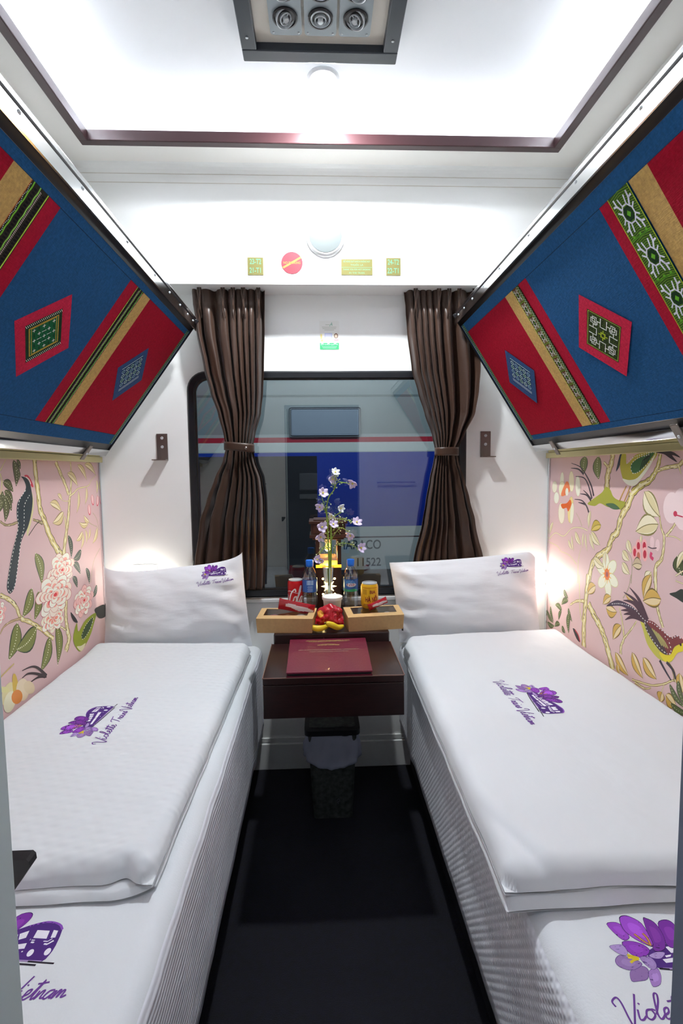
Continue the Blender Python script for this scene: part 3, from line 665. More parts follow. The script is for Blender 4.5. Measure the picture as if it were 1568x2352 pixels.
def diamond_big(P, c, r, style):
    c = Vector((c[0], c[1])); D = [(c.x-r, c.y), (c.x, c.y-r), (c.x+r, c.y), (c.x, c.y+r)]
    P.poly(D, 'c22444'); q = quad_map(*D); P.T = q
    P.rect(.17, .17, .83, .83, '1c3a26' if style == 'L' else '2c3a1c')
    if style == 'L':
        for k in (.20, .80):
            for i in range(22): t = .18+i*.03; P.line([(t-.01, k-.025), (t+.012, k+.02)], .008, 'dfe6dc') ; P.h -= P.eps
        P.h += P.eps; P.rect(.23, .25, .77, .75, 'c8a03c'); P.rect(.245, .265, .755, .735, '1c6a3c'); P.rect(.27, .27, .73, .73, 'c8a03c'); P.rect(.28, .28, .72, .72, '14603a')
        for i in range(5):
            for j in range(5):
                a, b = .32+i*.09, .32+j*.09
                P.rect(a-.01, b-.03, a+.01, b+.03, '0f3c26')
                if (i+j) % 2 == 0:
                    P.rect(a-.028, b-.005, a+.028, b+.005, 'e6ecea'); P.rect(a-.005, b-.028, a+.005, b+.028, 'e6ecea')
                if (i, j) in ((1, 2), (3, 2), (2, 1), (2, 3)): P.rect(a-.04, b-.004, a+.04, b+.004, 'e6ecea')
    else:
        P.rect(.185, .185, .815, .195, 'a8b83c'); P.rect(.185, .805, .815, .815, 'a8b83c'); P.rect(.185, .185, .195, .815, 'a8b83c'); P.rect(.805, .185, .815, .815, 'a8b83c')
        for i in range(18):
            for j in range(18):
                if (i*j+i) % 3 == 0: P.rect(.21+i*.033, .21+j*.033, .222+i*.033, .219+j*.033, '76903a'); P.h -= P.eps
        P.h += P.eps
        arm = [(.44, .22), (.44, .30), (.38, .30), (.38, .36), (.33, .36), (.33, .28), (.25, .28), (.25, .36), (.30, .36), (.30, .44), (.37, .44), (.37, .5)]
        for k in range(4):
            a = PI/2*k; ca, sa = math.cos(a), math.sin(a)
            for s_ in (1, -1):
                L = [(.5+(x-.5)*s_*1.0, y) for x, y in arm] if s_ > 0 else [(y, x) for x, y in arm]
                P.line([(.5+(x-.5)*ca-(y-.5)*sa, .5+(x-.5)*sa+(y-.5)*ca) for x, y in L], .018, 'dfe4de')
            P.line([(.5+.03*ca, .5+.03*sa), (.5+.09*ca, .5+.09*sa)], .014, 'b8cc2c')
        P.rect(.45, .45, .55, .55, 'a4b82c'); P.rect(.475, .475, .525, .525, '2c3a1c')
    P.T = None
def diamond_small(P, c, r, flip=1):
    D = [(c[0]-r, c[1]), (c[0], c[1]-r), (c[0]+r, c[1]), (c[0], c[1]+r)]
    P.poly(D, '33507e'); P.T = quad_map(*D)
    P.rect(.15, .15, .85, .85, '263f66')
    for k, col in ((.18, 'a8bcd8'), (.22, 'dfe8f0'), (.26, '6c88b0')): P.rect(.16, k, .84, k+.014, col)
    for i in range(5):
        for j in range(4):
            a, b = .22+i*.14, .36+j*.13
            ring = [(a+.05*math.cos(t), b+.045*math.sin(t)) for t in [PI*k/4 for k in range(9)]]
            P.line(ring, .016, ['c8e0d8', '9cc0d8', 'b0d8b0'][(i+j) % 3]); P.rect(a-.012, b-.01, a+.012, b+.01, '88c0a0')
    P.rect(.16, .845, .84, .86, 'c8e0d8'); P.T = None

def berth(side):
    if side == 'L': B, Tp, sg = Vector((-.855, -.1, 1.39)), Vector((-.477, -.1, 1.905)), 1
    else: B, Tp, sg = Vector((.9, -.1, 1.392)), Vector((.555, -.1, 1.93)), -1
    vd = (Tp-B).normalized(); nn = Vector((vd.z*sg, 0, -abs(vd.x))) 
    f = lambda u, v, h: B+vd*v+Vector((0, -u, 0))+nn*h
    words = 'left' if side == 'L' else 'right'
    look = 'black and green zigzag bands' if side == 'L' else 'a green snowflake band'
    r = thing('upper_berth', tuple(f(.85, 0, -.03)), 'folded berth on the %s wall, blue and red fabric with %s' % (words, look), 'bunk bed', 'folded upper berths')
    LEN = 1.64
    def slab(mb, u0, u1, v0, v1, h0, h1, bev=0):
        M4 = Matrix((( -0., vd.x, nn.x, B.x), (-1, vd.y, nn.y, B.y), (0, vd.z, nn.z, B.z), (0, 0, 0, 1)))
        mb.box((u0, v0, h0), (u1, v1, h1), bev, 2, M4)
    mb = MB(); slab(mb, 0, LEN, .004, .648, -.052, 0, .008); mb.out('frame', 'vinyl', r, True)
    mb = MB(); slab(mb, .012, LEN-.012, .052, .595, .0002, .0045, .002); mb.out('cushion_board', 'vinyl', r)
    mb = MB(); mb.prism([tuple(f(-.004, v, h)) for v, h in ((.612, -.004), (.612, .016), (.615, .017), (.654, -.010), (.656, -.014), (.654, -.02))], (0, -LEN-.004, 0)); mb.out('top_rail', 'chrome', r)
    mb = MB(); slab(mb, -.004, LEN, -.002, .027, -.02, .005, .0025); mb.out('bottom_rail', 'chrome', r, True)
    mb = MB(); slab(mb, -.006, .0, .0, .652, -.05, .004, .002); mb.out('end_rail', 'chrome' if 0 else 'vinyl', r)
    for u in (.05, .13, .235, .36, .51, .73, .976, 1.2, 1.42):
        mb = MB(); c = f(u, .634, .003); 
        mb.lathe([(.0045, -.003), (.0045, .001), (.003, .0025), (.0001, .003)], c, 10, M4=nn.to_track_quat('Z', 'Y').to_matrix()); mb.out('screw', 'alu', r)
    for u in ((.185, .86) if side == 'R' else (.185, .86)):
        mb = MB(); slab(mb, u-.014, u+.014, -.022, .040, .005, .010, .002); o = mb.out('latch', 'steel', r)
        mb = MB(); c = f(u, .006, .010); mb.lathe([(.005, -.001), (.005, .001), (.003, .003), (.0001, .0035)], c, 12, M4=nn.to_track_quat('Z', 'Y').to_matrix()); mb.out('bolt', 'alu', o)
    P = Paint(f, eps=7e-6, h0=.0046)
    R1, R2, TAN, BL, BD = '9c0a26', 'a6102e', 'c2a062', '1f5282', '1b3c60'
    vb, vt = (.099, .573) if side == 'L' else (.075, .558)
    e = .57 if side == 'L' else .557
    P.rect(.014, .054, LEN-.014, .594, BL)
    P.line([(.014, vb-.001), (LEN, vb-.001)], .0018, '16304c'); P.line([(.014, vt), (LEN, vt)], .0018, '16304c')
    for m_ in (0, 1):
        U = (lambda u: u) if not m_ else (lambda u: 1.64-u)
        rc = lambda a, b, col, v0=vb, v1=vt: P.rect(min(U(a), U(b)), v0, max(U(a), U(b)), v1, col)
        rc(.045, .452, R1)
        rc(.452, .508, TAN); rc(.559, .612, R2)
        rc(.022, .044, '1f4a34', .056, .592)
        for i in range(76): y = .058+i*.007; P.line([(U(.026), y), (U(.033), y+.005), (U(.040), y)], .0012, 'b8d4bc'); P.h -= P.eps
        P.h += P.eps
        P.line([(U(.022), .056), (U(.022), .592)], .002, 'c0d0b0'); P.line([(U(.044), .056), (U(.044), .592)], .002, '70a858')
    rc = lambda a, b, col: P.rect(a, vb, b, vt, col)
    # centre group: red edge, embroidery, tan, red field towards the door
    rc(1.0, 1.042, R2); rc(1.102, 1.158, TAN)
    rc(1.158, 1.30, R1)
    if side == 'L':
        band_stripes(P, .508, .559, vb, vt, -1); band_stripes(P, 1.042, 1.102, vb, vt, 1)
    else:
        P.rect(.508, vb, .559, vt, '5a3420'); band_rosette(P, .513, .545, vb, vt, .048, '5a3420', 'd8dcd0', '7c9a38', 'a8c84c', '6c4426')
        P.rect(.545, vb, .559, vt, '3c4c24')
        for i in range(60): y = vb+i*.008; P.line([(.547, y), (.557, y+.004), (.547, y+.008)], .0014, 'c8d4b8'); P.h -= P.eps
        P.h += P.eps
        band_rosette(P, 1.036, 1.100, vb, vt, .092, '3c5a24', 'dfe2f0', '66b02a', 'a8c030', '74a42c')
    c = (.802, .325) if side == 'L' else (.795, .313)
    diamond_big(P, c, .121, side); diamond_small(P, (.253, .338) if side == 'L' else (.257, .307), .112)
    tag(P.out('fabric_cover', 'textile', r), None)
    return r
berth('L'); berth('R')

# ================================================================ LOGO (crocus and train with handwriting), local u along the words, v up
def _rd(X, Y):   # measured on the right duvet, where the words run towards the door
    p = onZ(1120+X/7.127, 1520+Y/7.127, .655); return ((-.637-p.y)/.281, (p.x-.554)/.281)
SC = {'V': ([[(-.25, 1.2), (-.45, 1.7), (-.1, 2.05), (.2, 1.5), (.5, .2), (.75, -.5), (.95, .4), (1.25, 2.3)]], 1.25),
      'i': ([[(0, .9), (.02, .1), (.25, .0), (.5, .3)], [(.12, 1.35), (.2, 1.45)]], .5),
      'o': ([[(.5, .85), (.15, .8), (.05, .25), (.35, -.02), (.65, .35), (.5, .85), (.75, .75)]], .75),
      'l': ([[(0, .4), (.35, 1.5), (.4, 2.2), (.15, 2.1), (.1, .5), (.3, 0), (.6, .35)]], .55),
      'e': ([[(0, .3), (.35, .55), (.35, .95), (.08, .8), (.1, .1), (.35, 0), (.65, .35)]], .6),
      't': ([[(.05, .3), (.3, 1.9), (.25, .4), (.35, 0), (.65, .35)], [(-.15, 1.5), (.3, 1.55), (.75, 1.65)]], .55),
      'T': ([[(.55, 1.9), (.35, 1.0), (.05, 0)], [(-.5, 1.5), (-.2, 1.9), (.6, 2.0), (1.5, 2.15)]], .95),
      'r': ([[(0, .1), (.15, .95), (.25, .7), (.5, .75), (.45, .1), (.65, .1)]], .6),
      'a': ([[(.6, .85), (.2, .75), (.05, .2), (.3, 0), (.6, .5), (.65, .8), (.6, .1), (.85, .15)]], .8),
      'n': ([[(0, .8), (.05, .0), (.25, .7), (.45, .8), (.5, .1), (.75, .15)]], .7),
      's': ([[(0, .1), (.3, 1.0), (.4, .4), (.2, 0), (-.05, .1)], [(.2, 0), (.65, .3)]], .55),
      'm': ([[(0, .8), (.05, 0), (.25, .75), (.4, .75), (.42, .1), (.6, .75), (.78, .7), (.8, .1), (1.15, .3)]], 1.1),
      'c': ([[(.6, .85), (.2, .8), (.05, .25), (.35, 0), (.7, .3)]], .65),
      'C': ([[(1.1, 1.5), (.8, 1.9), (.2, 1.3), (.1, .3), (.6, 0), (1.1, .5)]], .95), '-': ([[(0, .6), (.5, .6)]], .6), ' ': ([], .45), 'h': ([], 1)}
def script(P, word, u0, v0, width, hh, lw, col, T=None, slant=.28):
    tot = sum(SC[c][1] for c in word); k = width/tot; x = 0
    for c in word:
        for st in SC[c][0]:
            q = crom([(p[0]+x, p[1]) for p in st], 5)
            P.line([(u0+(a+b*slant)*k, v0+b*hh) for a, b in q], lw, col, T)
        x += SC[c][1]
def logo(P, sc=1.0, skip=()):
    pt = lambda L, col, n=3: P.poly(crom([_rd(*p) for p in L], n, True), col)
    ln = lambda L, w, col: P.line(crom([_rd(*p) for p in L], 4), w, col)
    D, B1, B2, LV = '4a1f7c', '8a38ac', 'a85cd0', 'a98cc4'
    # train
    pt([(640, 455), (780, 458), (880, 518), (1000, 588), (1110, 640), (1215, 705), (1250, 765), (1225, 792), (1060, 808), (960, 806), (885, 792), (840, 740), (760, 640), (700, 550)], D, 2)
    ln([(1110, 645), (1215, 708), (1245, 765), (1215, 793)], .012, '8a4cb8')
    W_ = 'ece9f4'
    for L in ([(835, 540), (885, 533), (915, 558), (868, 568)], [(875, 575), (925, 565), (957, 592), (912, 600)], [(918, 606), (968, 597), (1002, 622), (955, 631)], [(962, 638), (1012, 626), (1072, 656), (1005, 662)],
              [(715, 500), (742, 495), (840, 580), (815, 592)], [(820, 597), (845, 585), (968, 681), (918, 686)], [(1030, 692), (1108, 688), (1152, 742), (1075, 750)], [(1098, 765), (1175, 757), (1187, 778), (1120, 784)]):
        P.poly([_rd(*p) for p in L], W_)
    P.line([_rd(780, 512), _rd(1008, 686)], .010, W_); P.line([_rd(800, 612), _rd(892, 688)], .008, W_)
    P.line([_rd(990, 695), _rd(1035, 768), _rd(1090, 786)], .010, W_); P.line([_rd(1008, 692), _rd(1058, 762), _rd(1100, 775)], .006, W_)
    for c in ((908, 722), (980, 790)): P.ell(_rd(*c), .016, .022, W_)
    ln([(650, 478), (720, 570), (800, 680), (885, 790)], .010, 'a48cc0')
    ln([(640, 465), (690, 550), (735, 625), (838, 777)], .010, '1c1226'); ln([(838, 735), (875, 790), (916, 848)], .009, '1c1226')
    # crocuses, measured on the right sheet
    q = lambda X, Y: (lambda p: ((p.x-.42)/.285+.08, (p.y+1.5615)/.25))(onZ(1360+X/7.54, 2040+Y/7.54, .572))
    def petal(L, c, ed, hi=None):
        cx = sum(t[0] for t in L)/len(L); cy = sum(t[1] for t in L)/len(L)
        P.poly(crom([q(cx+(x-cx)*1.05, cy+(y-cy)*1.05) for x, y in L], 3, True), ed); P.poly(crom([q(*t) for t in L], 3, True), c)
        if hi: P.poly(crom([q(cx+(x-cx)*.55+8, cy+(y-cy)*.5) for x, y in L], 3, True), hi)
    petal([(1170, 680), (1280, 620), (1400, 650), (1480, 750), (1500, 900), (1450, 1020), (1340, 1030), (1250, 920)], '7a2aa0', '3c1660', '8c3ab0')
    petal([(920, 620), (980, 605), (1100, 660), (1200, 780), (1260, 930), (1240, 1060), (1080, 1090), (1020, 960)], '782a9c', '2a1048', '8636a8')
    petal([(280, 690), (400, 660), (510, 690), (560, 760), (650, 880), (560, 930), (430, 850)], '9a44c4', '3c1660', 'a650d0')
    petal([(530, 960), (700, 950), (880, 1000), (980, 1090), (880, 1180), (720, 1170), (570, 1060)], '8e38b8', '3c1660', '9a44c4')
    petal([(510, 600), (600, 560), (720, 590), (880, 680), (1000, 880), (1040, 1010), (900, 980), (700, 880), (560, 760)], 'a24ad0', '2a1048', 'b45ae2')
    LV = 'a184c0'
    petal([(970, 1160), (1100, 1110), (1240, 1120), (1170, 1200), (1050, 1200)], 'b298d0', '5c3c84')
    petal([(300, 1030), (420, 1000), (530, 1010), (600, 1110), (560, 1160), (440, 1130)], 'b094d0', '4c4480')
    petal([(940, 1400), (1080, 1350), (1140, 1450), (1120, 1580), (1000, 1620), (950, 1520)], 'a680c8', '5c3c84', 'b890d8')
    petal([(620, 1420), (680, 1370), (830, 1320), (930, 1380), (900, 1510), (760, 1540), (640, 1540)], '9270ac', '5c3c84')
    petal([(385, 1230), (460, 1160), (580, 1180), (720, 1220), (830, 1290), (700, 1370), (560, 1370), (420, 1310)], '9878b4', '5c3c84', 'a486c0')
    petal([(810, 1190), (960, 1180), (1050, 1240), (1080, 1320), (1020, 1370), (900, 1300)], LV, '5c3c84', 'a88cc8')
    for L in ([(740, 835), (870, 930), (1010, 1010)], [(885, 825), (960, 900), (1010, 1010)]): P.line(crom([q(*t) for t in L], 4), .014, '5c2c20'); P.line(crom([q(*t) for t in L], 4), .009, 'c8904c')
    for L in ([(590, 1150), (690, 1175), (790, 1200)], [(600, 1190), (690, 1200), (790, 1210)], [(640, 1270), (700, 1230), (780, 1215)]): P.line(crom([q(*t) for t in L], 4), .012, 'd8c020')
    script(P, 'Violette', 0.0, -.03, .37, .052, .009, '6c3a96'); script(P, 'Trains', .44, -.03, .235, .052, .009, '6c3a96'); script(P, 'Vietnam', .70, -.03, .31, .052, .009, '6c3a96')

# ================================================================ LOWER BEDS
nz = lambda x, y, s, o=0: noise.noise(Vector((x*s, y*s, o)))
def sheet_z(x, y): return .572+.0035*nz(x, y, 5, 3)
def bed(side):
    if side == 'L': xw, xa, mt, words = XL+.004, -.257, 'side_stripe', 'left'
    else: xw, xa, mt, words = XR-.004, .339, 'side_quilt', 'right'
    s = 1 if side == 'L' else -1
    r = thing('lower_bed', ((xw+xa)/2, -.9, 0), 'lower bed along the %s wall under a fitted white sheet%s' % (words, ' with ribbed sides' if side == 'L' else ' with a diamond quilted side'), 'bed', 'lower beds')
    mb = MB(); x0, x1 = sorted((xw, xa-s*.05)); mb.box((x0, -1.78, 0), (x1, -.01, .2), .004); mb.out('base', 'navyfloor', r)
    R_ = .042; prof = [(xw, .205), (xw, .55), (xw+s*.01, .568)]
    nx = 40
    for i in range(nx+1): prof.append((xw+s*.02+(xa-s*R_-xw-s*.02)*i/nx, .572))
    for k in range(1, 9): a = PI/2*k/8; prof.append((xa-s*R_+s*R_*math.sin(a), .572-R_+R_*math.cos(a)))
    for k in range(1, 13): prof.append((xa-s*.002*(k/12), .572-R_-(.572-R_-.205)*k/12))
    ys = [-.008-(1.77)*j/110 for j in range(111)]
    mb = MB(); V = []
    for y in ys:
        row = []
        endr = min(1, (-.008-y)/.03); drop = .03*(1-math.sqrt(max(0, 1-(1-endr)**2)))
        for i, (x, z) in enumerate(prof):
            top = 2 <= i <= nx+3
            zz = z-drop*(z > .5)+(sheet_z(x, y)-.572 if top else 0)
            xx = x
            if i > nx+4:   # aisle face: shallow vertical gathers near the far end
                g = .0025*nz(y*1, z, 9, 5)+.006*max(0, nz(y, z*.3, 14, 2))*(1 if y > -.35 else .25)
                xx += s*g
            row.append(mb.b.verts.new((xx, y, zz)))
        V.append(row)
    for j in range(len(ys)-1):
        for i in range(len(prof)-1):
            f = mb.b.faces.new((V[j][i], V[j][i+1], V[j+1][i+1], V[j+1][i])); f.material_index = 1 if i > nx+7 else 0; f.smooth = True
    mb.b.faces.new(V[0]); mb.b.faces.new(V[-1][::-1]); mb.b.faces.new([V[j][0] for j in range(len(ys))]+[V[j][-1] for j in range(len(ys)-1, -1, -1)])
    o = mb.out('mattress', ['sheet', mt], r)
    P = Paint(lambda u, v, h: (lambda x, y: Vector((x, y, sheet_z(x, y)+.0003+h)))(x0_+u*k_, y0_+v*k_), seg=.02, eps=1.5e-6, h0=0)
    k_ = .285; x0_ = -.662 if side == 'L' else .398; y0_ = -1.502 if side == 'L' else -1.572
    logo(P); lg = P.out('printed_logo', 'print', r); lg['label'] = 'purple crocus and train logo with handwritten words printed on the sheet'
    mb = MB(); x0, x1 = sorted((xa-s*.030, xa-s*.012)); mb.box((x0, -1.78, .176), (x1, -.02, .203), .003); mb.out('edge_rail', 'chrome' if side == 'R' else 'vinyl', r)
bed('L'); bed('R')

# ================================================================ FOLDED DUVETS
def clothlayer(mb, x0, x1, y0f, y1, z0f, z1f, r=.03, nx=90, ny=150):
    """soft slab: y0f(x) is the near edge, z0f/z1f(x,y) its underside and crown"""
    def cs(t, k=.12):   # denser towards the borders
        return .5-.5*math.cos(PI*(t*(1-2*k)+k)) if 0 else (t-.0)
    def fn(s, t):
        s_ = s; t_ = t
        sx = .5-.5*math.cos(PI*s_); ty = .5-.5*math.cos(PI*t_)
        sx = .5*sx+.5*s_; ty = .5*ty+.5*t_
        ya = y0f(x0(0)+(x1(0)-x0(0))*sx); y1_ = y1(sx); y = ya+(y1_-ya)*ty
        xa, xb = x0(y), x1(y); x = xa+(xb-xa)*sx
        d = min(x-xa, xb-x, y-ya, y1_-y)
        dx = min(x-xa, xb-x); dy = min(y-ya, y1_-y)
        if dx < r and dy < r: d = r-math.hypot(r-dx, r-dy)
        q = max(0, min(1, d/r)); e = math.sqrt(max(0, 1-(1-q)**2))
        z0 = z0f(x, y); return Vector((x, y, z0+(z1f(x, y)-z0)*(.12+.88*e)))
    mb.grid(fn, nx, ny)
    mb.grid(lambda s, t: (lambda p: Vector((p.x, p.y, z0f(p.x, p.y))))(fn(s, t)), nx//2, ny//2)
    # rim between crown and underside
    return fn
def g1(x, c, s): return math.exp(-((x-c)/s)**2)
def wrink(x, y, o): return .004*nz(x, y, 6, o)+.0022*nz(x, y, 15, o+3)+.0010*abs(nz(x*1.6, y*.7, 26, o+7))
def zL(x, y): return .630+.010*g1(y, -.15, .09)+wrink(x, y, 11)*.8-.006*g1(y, -1.36, .04)*(1-g1(x, -.33, .06))+.006*g1(x, -.36, .03)*g1(y, -1.30, .05)
def zR(x, y):
    c = .62; cr = .006*g1(x-(y+1.40)*-.35, .372, .010)*max(0, min(1, (-1.12-y)/.25))
    return .646+.008*g1(y, -.16, .08)+wrink(x, y, 31)*.9-cr+.007*g1(x-(y+1.4)*-.35, .40, .022)*max(0, min(1, (-1.12-y)/.25))+.003*math.sin((x+y*.4)*38)*max(0, min(1, (-1.0-y)/.4))*.6
for side in 'LR':
    if side == 'L':
        r = thing('folded_duvet', (-.6, -.75, .575), 'folded white duvet with rumpled front fold on the left bed', 'duvet', 'folded duvets on the beds'); zt = zL; m = 'duvetL'
        x0 = lambda y: XL+.006; x1 = lambda y: -.283+(y+.1)*.016+.003*nz(y, 0, 9)
        e1 = lambda x: -1.352+.010*nz(x, 0, 7, 1)+.03*max(0, (x+.36)/.08)**2; e2 = lambda x: -1.338+.012*nz(x, 0, 6, 4)+.014*g1(x, -.335, .02)
        mid = lambda x, y: .597+.003*nz(x, y, 8, 5)-.004*g1(y, -1.35, .04)
    else:
        r = thing('folded_duvet', (.65, -.75, .575), 'folded white duvet with creased front hem on the right bed', 'duvet', 'folded duvets on the beds'); zt = zR; m = 'duvetR'
        x0 = lambda y: .322-(y+.1)*-.014+.003*nz(y, 0, 9)+.05*max(0, (y+.25)/.15); x1 = lambda y: XR-.006
        e1 = lambda x: -1.412+.006*nz(x, 0, 7, 1)+.012*(x-.33); e2 = lambda x: -1.402+.020*g1(x, .372, .02)+.008*nz(x, 0, 8, 4)
        mid = lambda x, y: .600+.002*nz(x, y, 8, 5)+.004*g1(y, -1.4, .05)
    yb = (lambda s: -.122-.045*s) if side == 'L' else (lambda s: -.170+.046*s)
    mb = MB(); clothlayer(mb, x0, x1, e1, yb, lambda x, y: .5765, mid, .022, 70, 110); mb.out('lower_fold', m, r, fix=True)
    mb = MB(); clothlayer(mb, x0, x1, e2, yb, lambda x, y: mid(x, y)-.003, zt, .034, 110, 190); mb.out('upper_fold', m, r, fix=True)
    if side == 'L': F = lambda u, v, h: (lambda x, y: Vector((x, y, zL(x, y)+.0005+h)))(-.570-v*.262, -.918+u*.262)
    else: F = lambda u, v, h: (lambda x, y: Vector((x, y, zR(x, y)+.0005+h)))(.554+v*.281, -.637-u*.281)
    P = Paint(F, seg=.02, eps=1.5e-6, h0=0); logo(P); lg = P.out('printed_logo', 'print', r); lg['label'] = 'purple crocus and train logo with handwritten words printed on the duvet'

# ================================================================ PILLOWS
def pillow(side):
    if side == 'L':
        C = dict(TL=(-.890, .936), TR=(-.325, .986), BL=(-.905, .585), BR=(-.292, .585)); sd = 3
        top = lambda s: -.036*max(0, 1-s**4)**.6; words = 'white pillow with one pointed upper corner at the head of the left bed'
    else:
        C = dict(TL=(.290, .925), TR=(.915, .965), BL=(.332, .585), BR=(.945, .585)); sd = 9
        top = lambda s: -.008*(1-s*s)+.004-.030*max(0, (abs(s)-.88)/.12)**2*(s > 0); words = 'white pillow at the head of the right bed, lamp glow beside it'
    r = thing('pillow', ((C['BL'][0]+C['BR'][0])/2, -.09, .59), words, 'pillow', 'pillows at the window end')
    def P2(s, t):
        a, b = (s+1)/2, (t+1)/2
        x = (1-a)*(1-b)*C['BL'][0]+a*(1-b)*C['BR'][0]+a*b*C['TR'][0]+(1-a)*b*C['TL'][0]
        z = (1-a)*(1-b)*C['BL'][1]+a*(1-b)*C['BR'][1]+a*b*C['TR'][1]+(1-a)*b*C['TL'][1]
        x -= (.010*s)*(1-t*t)*.6; z += top(s)*b
        return x, z
    def surf(s, t, sg):
        x, z = P2(s, t); q = max(0, (1-abs(s)**2.6))**.75*max(0, (1-abs(t)**2.4))**.75
        lean = -.070-.004*(1-t)/2
        w = .0095*nz(x, z, 7, sd)+.0050*nz(x*.55+z*.3, z*1.7, 17, sd+2)+.0020*nz(x*.5, z*2, 40, sd)
        edge = (1-abs(s)) if abs(s) > .7 else .3
        w += .030*math.sin(z*70+x*25+3*nz(x, z, 6, sd))*g1(abs(s), .86, .16)*(1-abs(s))+.004*math.sin(x*60+z*18)*g1(t, -.8, .25)
        return Vector((x, lean+sg*((.064 if sg < 0 else .010)*q+(w if sg < 0 else 0)*(min(1, q*3))), z))
    mb = MB()
    rem = lambda a: math.copysign(1-(1-abs(2*a-1))**1.6, 2*a-1)
    mb.grid(lambda a, b: surf(rem(a), rem(b), -1), 70, 50); mb.grid(lambda a, b: surf(rem(a), rem(b), 1), 70, 50)
    bmesh.ops.remove_doubles(mb.b, verts=mb.b.verts, dist=1e-5)
    mb.out('pillowcase', 'pillow', r)
    # print: solve (x, z) back to the front face
    def F(u, v, h):
        if side == 'L': x = -.503+u*.142*.995-v*.012; z = .862+u*.015+v*.13
        else: x = .735+u*.138; z = .880+u*.012+v*.115
        s = t = 0
        for _ in range(12):
            xx, zz = P2(s, t); w_ = (C['BR'][0]-C['BL'][0])/2; s += (x-xx)/w_; t += (z-zz)/.185; s = max(-.999, min(.999, s)); t = max(-.999, min(.999, t))
        p = surf(s, t, -1); p.y -= .0008+h; return p
    P = Paint(F, seg=.04, eps=2e-6, h0=0); logo(P); lg = P.out('printed_logo', 'print', r); lg['label'] = 'purple crocus and train logo with handwritten words in the upper right corner'
    if side == 'R':
        mb = MB(); mb.box((.334, -.125, .652), (.340, -.115, .668)); mb.out('care_tag', 'dark', r)
pillow('L'); pillow('R')

# ================================================================ CURTAINS
def curtain(rows, side, tz, seed):
    # rows: (z, left x, right x)
    rows = sorted(rows, reverse=True)
    def edge(z, k):
        for a, b in zip(rows, rows[1:]):
            if a[0] >= z >= b[0]:
                t = (a[0]-z)/(a[0]-b[0]); t = t*t*(3-2*t)*.4+t*.6; return a[k]+(b[k]-a[k])*t
        return rows[0][k] if z > rows[0][0] else rows[-1][k]
    zt, zb = 2.066, rows[-1][0]
    r = thing('curtain', ((edge(zb, 1)+edge(zb, 2))/2, -.05, zb), 'dark brown satin curtain gathered by a tieback at the %s side of the window' % side, 'curtain', 'window curtains')
    K = 8
    def fn(s, t):
        z = zt-(zt-zb)*t; xl, xr = edge(z, 1), edge(z, 2)
        dt = abs(z-tz); tight = g1(z, tz, .09)
        A = .021*(1-.30*tight)+.010*min(1, max(0, tz-z)*2)
        if z > 1.985: A *= .55+.45*(2.066-z)/.08*0+.2
        ph = K*s+.55*math.sin(2.1*s*PI+seed)+.25*math.sin(7*s+seed*2)+.40*nz(s*3, z*.8, 1, seed)
        f = math.cos(2*PI*ph); f = math.copysign(abs(f)**.75, f)
        pin = g1(z, 1.99, .02)*.5
        f2 = .35*math.cos(2*PI*(ph*1.9+z*.35)+seed)*min(1, abs(z-2.0)*3)
        xo = .35*(xr-xl)/K*math.sin(2*PI*ph)*.5
        y = -.052-A*(f+f2)*(1-pin)-.010*tight*math.sin(PI*s)
        lo = max(0, min(1, (1.12-z)/.12)); y = y*(1-lo)+(-.036+(y+.052)*.42)*lo
        y = min(-.0145, y)
        return Vector((xl+(xr-xl)*s+xo*min(1, s*8, (1-s)*8), y, z))
    mb = MB(); mb.grid(fn, 230, 120); o = mb.out('cloth', 'curtain', r)
    md = o.modifiers.new('thickness', 'SOLIDIFY'); md.thickness = .0014; md.offset = -1
    # pinch pleats
    zt2 = 2.062
    for k in (.12, .44, .58, .72, .93):
        mb = MB(); x = edge(2.0, 1)+(edge(2.0, 2)-edge(2.0, 1))*k
        for dx in (-.004, .004):
            mb.tube([(x+dx*1.2, -.078, zt2), (x+dx*1.1, -.086, 2.03), (x+dx*.2, -.082, 1.985), (x+dx*1.6, -.076, 1.93)], [.0035, .0045, .003, .001], 8)
        mb.out('pleat', 'curtain', r)
    # tieback band
    xl, xr = edge(tz, 1)-.004, edge(tz, 2)+.006; cx, w_ = (xl+xr)/2, (xr-xl)/2; tilt = .10 if side == 'left' else 0
    mb = MB()
    def tf(s, t):
        a = 2*PI*s; e = .8
        c, sn = math.cos(a), math.sin(a)
        x = cx+w_*math.copysign(abs(c)**e, c); y = -.058+.040*math.copysign(abs(sn)**e, sn)
        return Vector((x, min(y, -.0135), tz+.016-.034*t-(x-cx)*tilt))
    mb.grid(tf, 48, 4, True); b = mb.out('tieback', 'curtain', r); md = b.modifiers.new('thickness', 'SOLIDIFY'); md.thickness = .0025; md.offset = 1
    if side == 'left':
        mb = MB(); mb.lathe([(.006, 0), (.006, .003), (.003, .005), (.0001, .005)], (cx+w_*.55, -.099, tz-.006), 14, 'y', M4=Matrix.Identity(3)); mb.out('button', 'steel', b)
    return r
def rows_px(L): return [((onY(a, y, -.05).z), onY(a, y, -.05).x, onY(b, y, -.05).x) for y, a, b in L]
curtain(rows_px([(655, 438, 607), (760, 449, 607), (850, 468, 605), (900, 482, 603), (950, 500, 598), (1000, 514, 585), (1027, 519, 580), (1060, 512, 585), (1100, 493, 600), (1150, 475, 606), (1200, 459, 607), (1290, 445, 607), (1358, 438, 606)]), 'left', onY(550, 1027, -.05).z, 1)
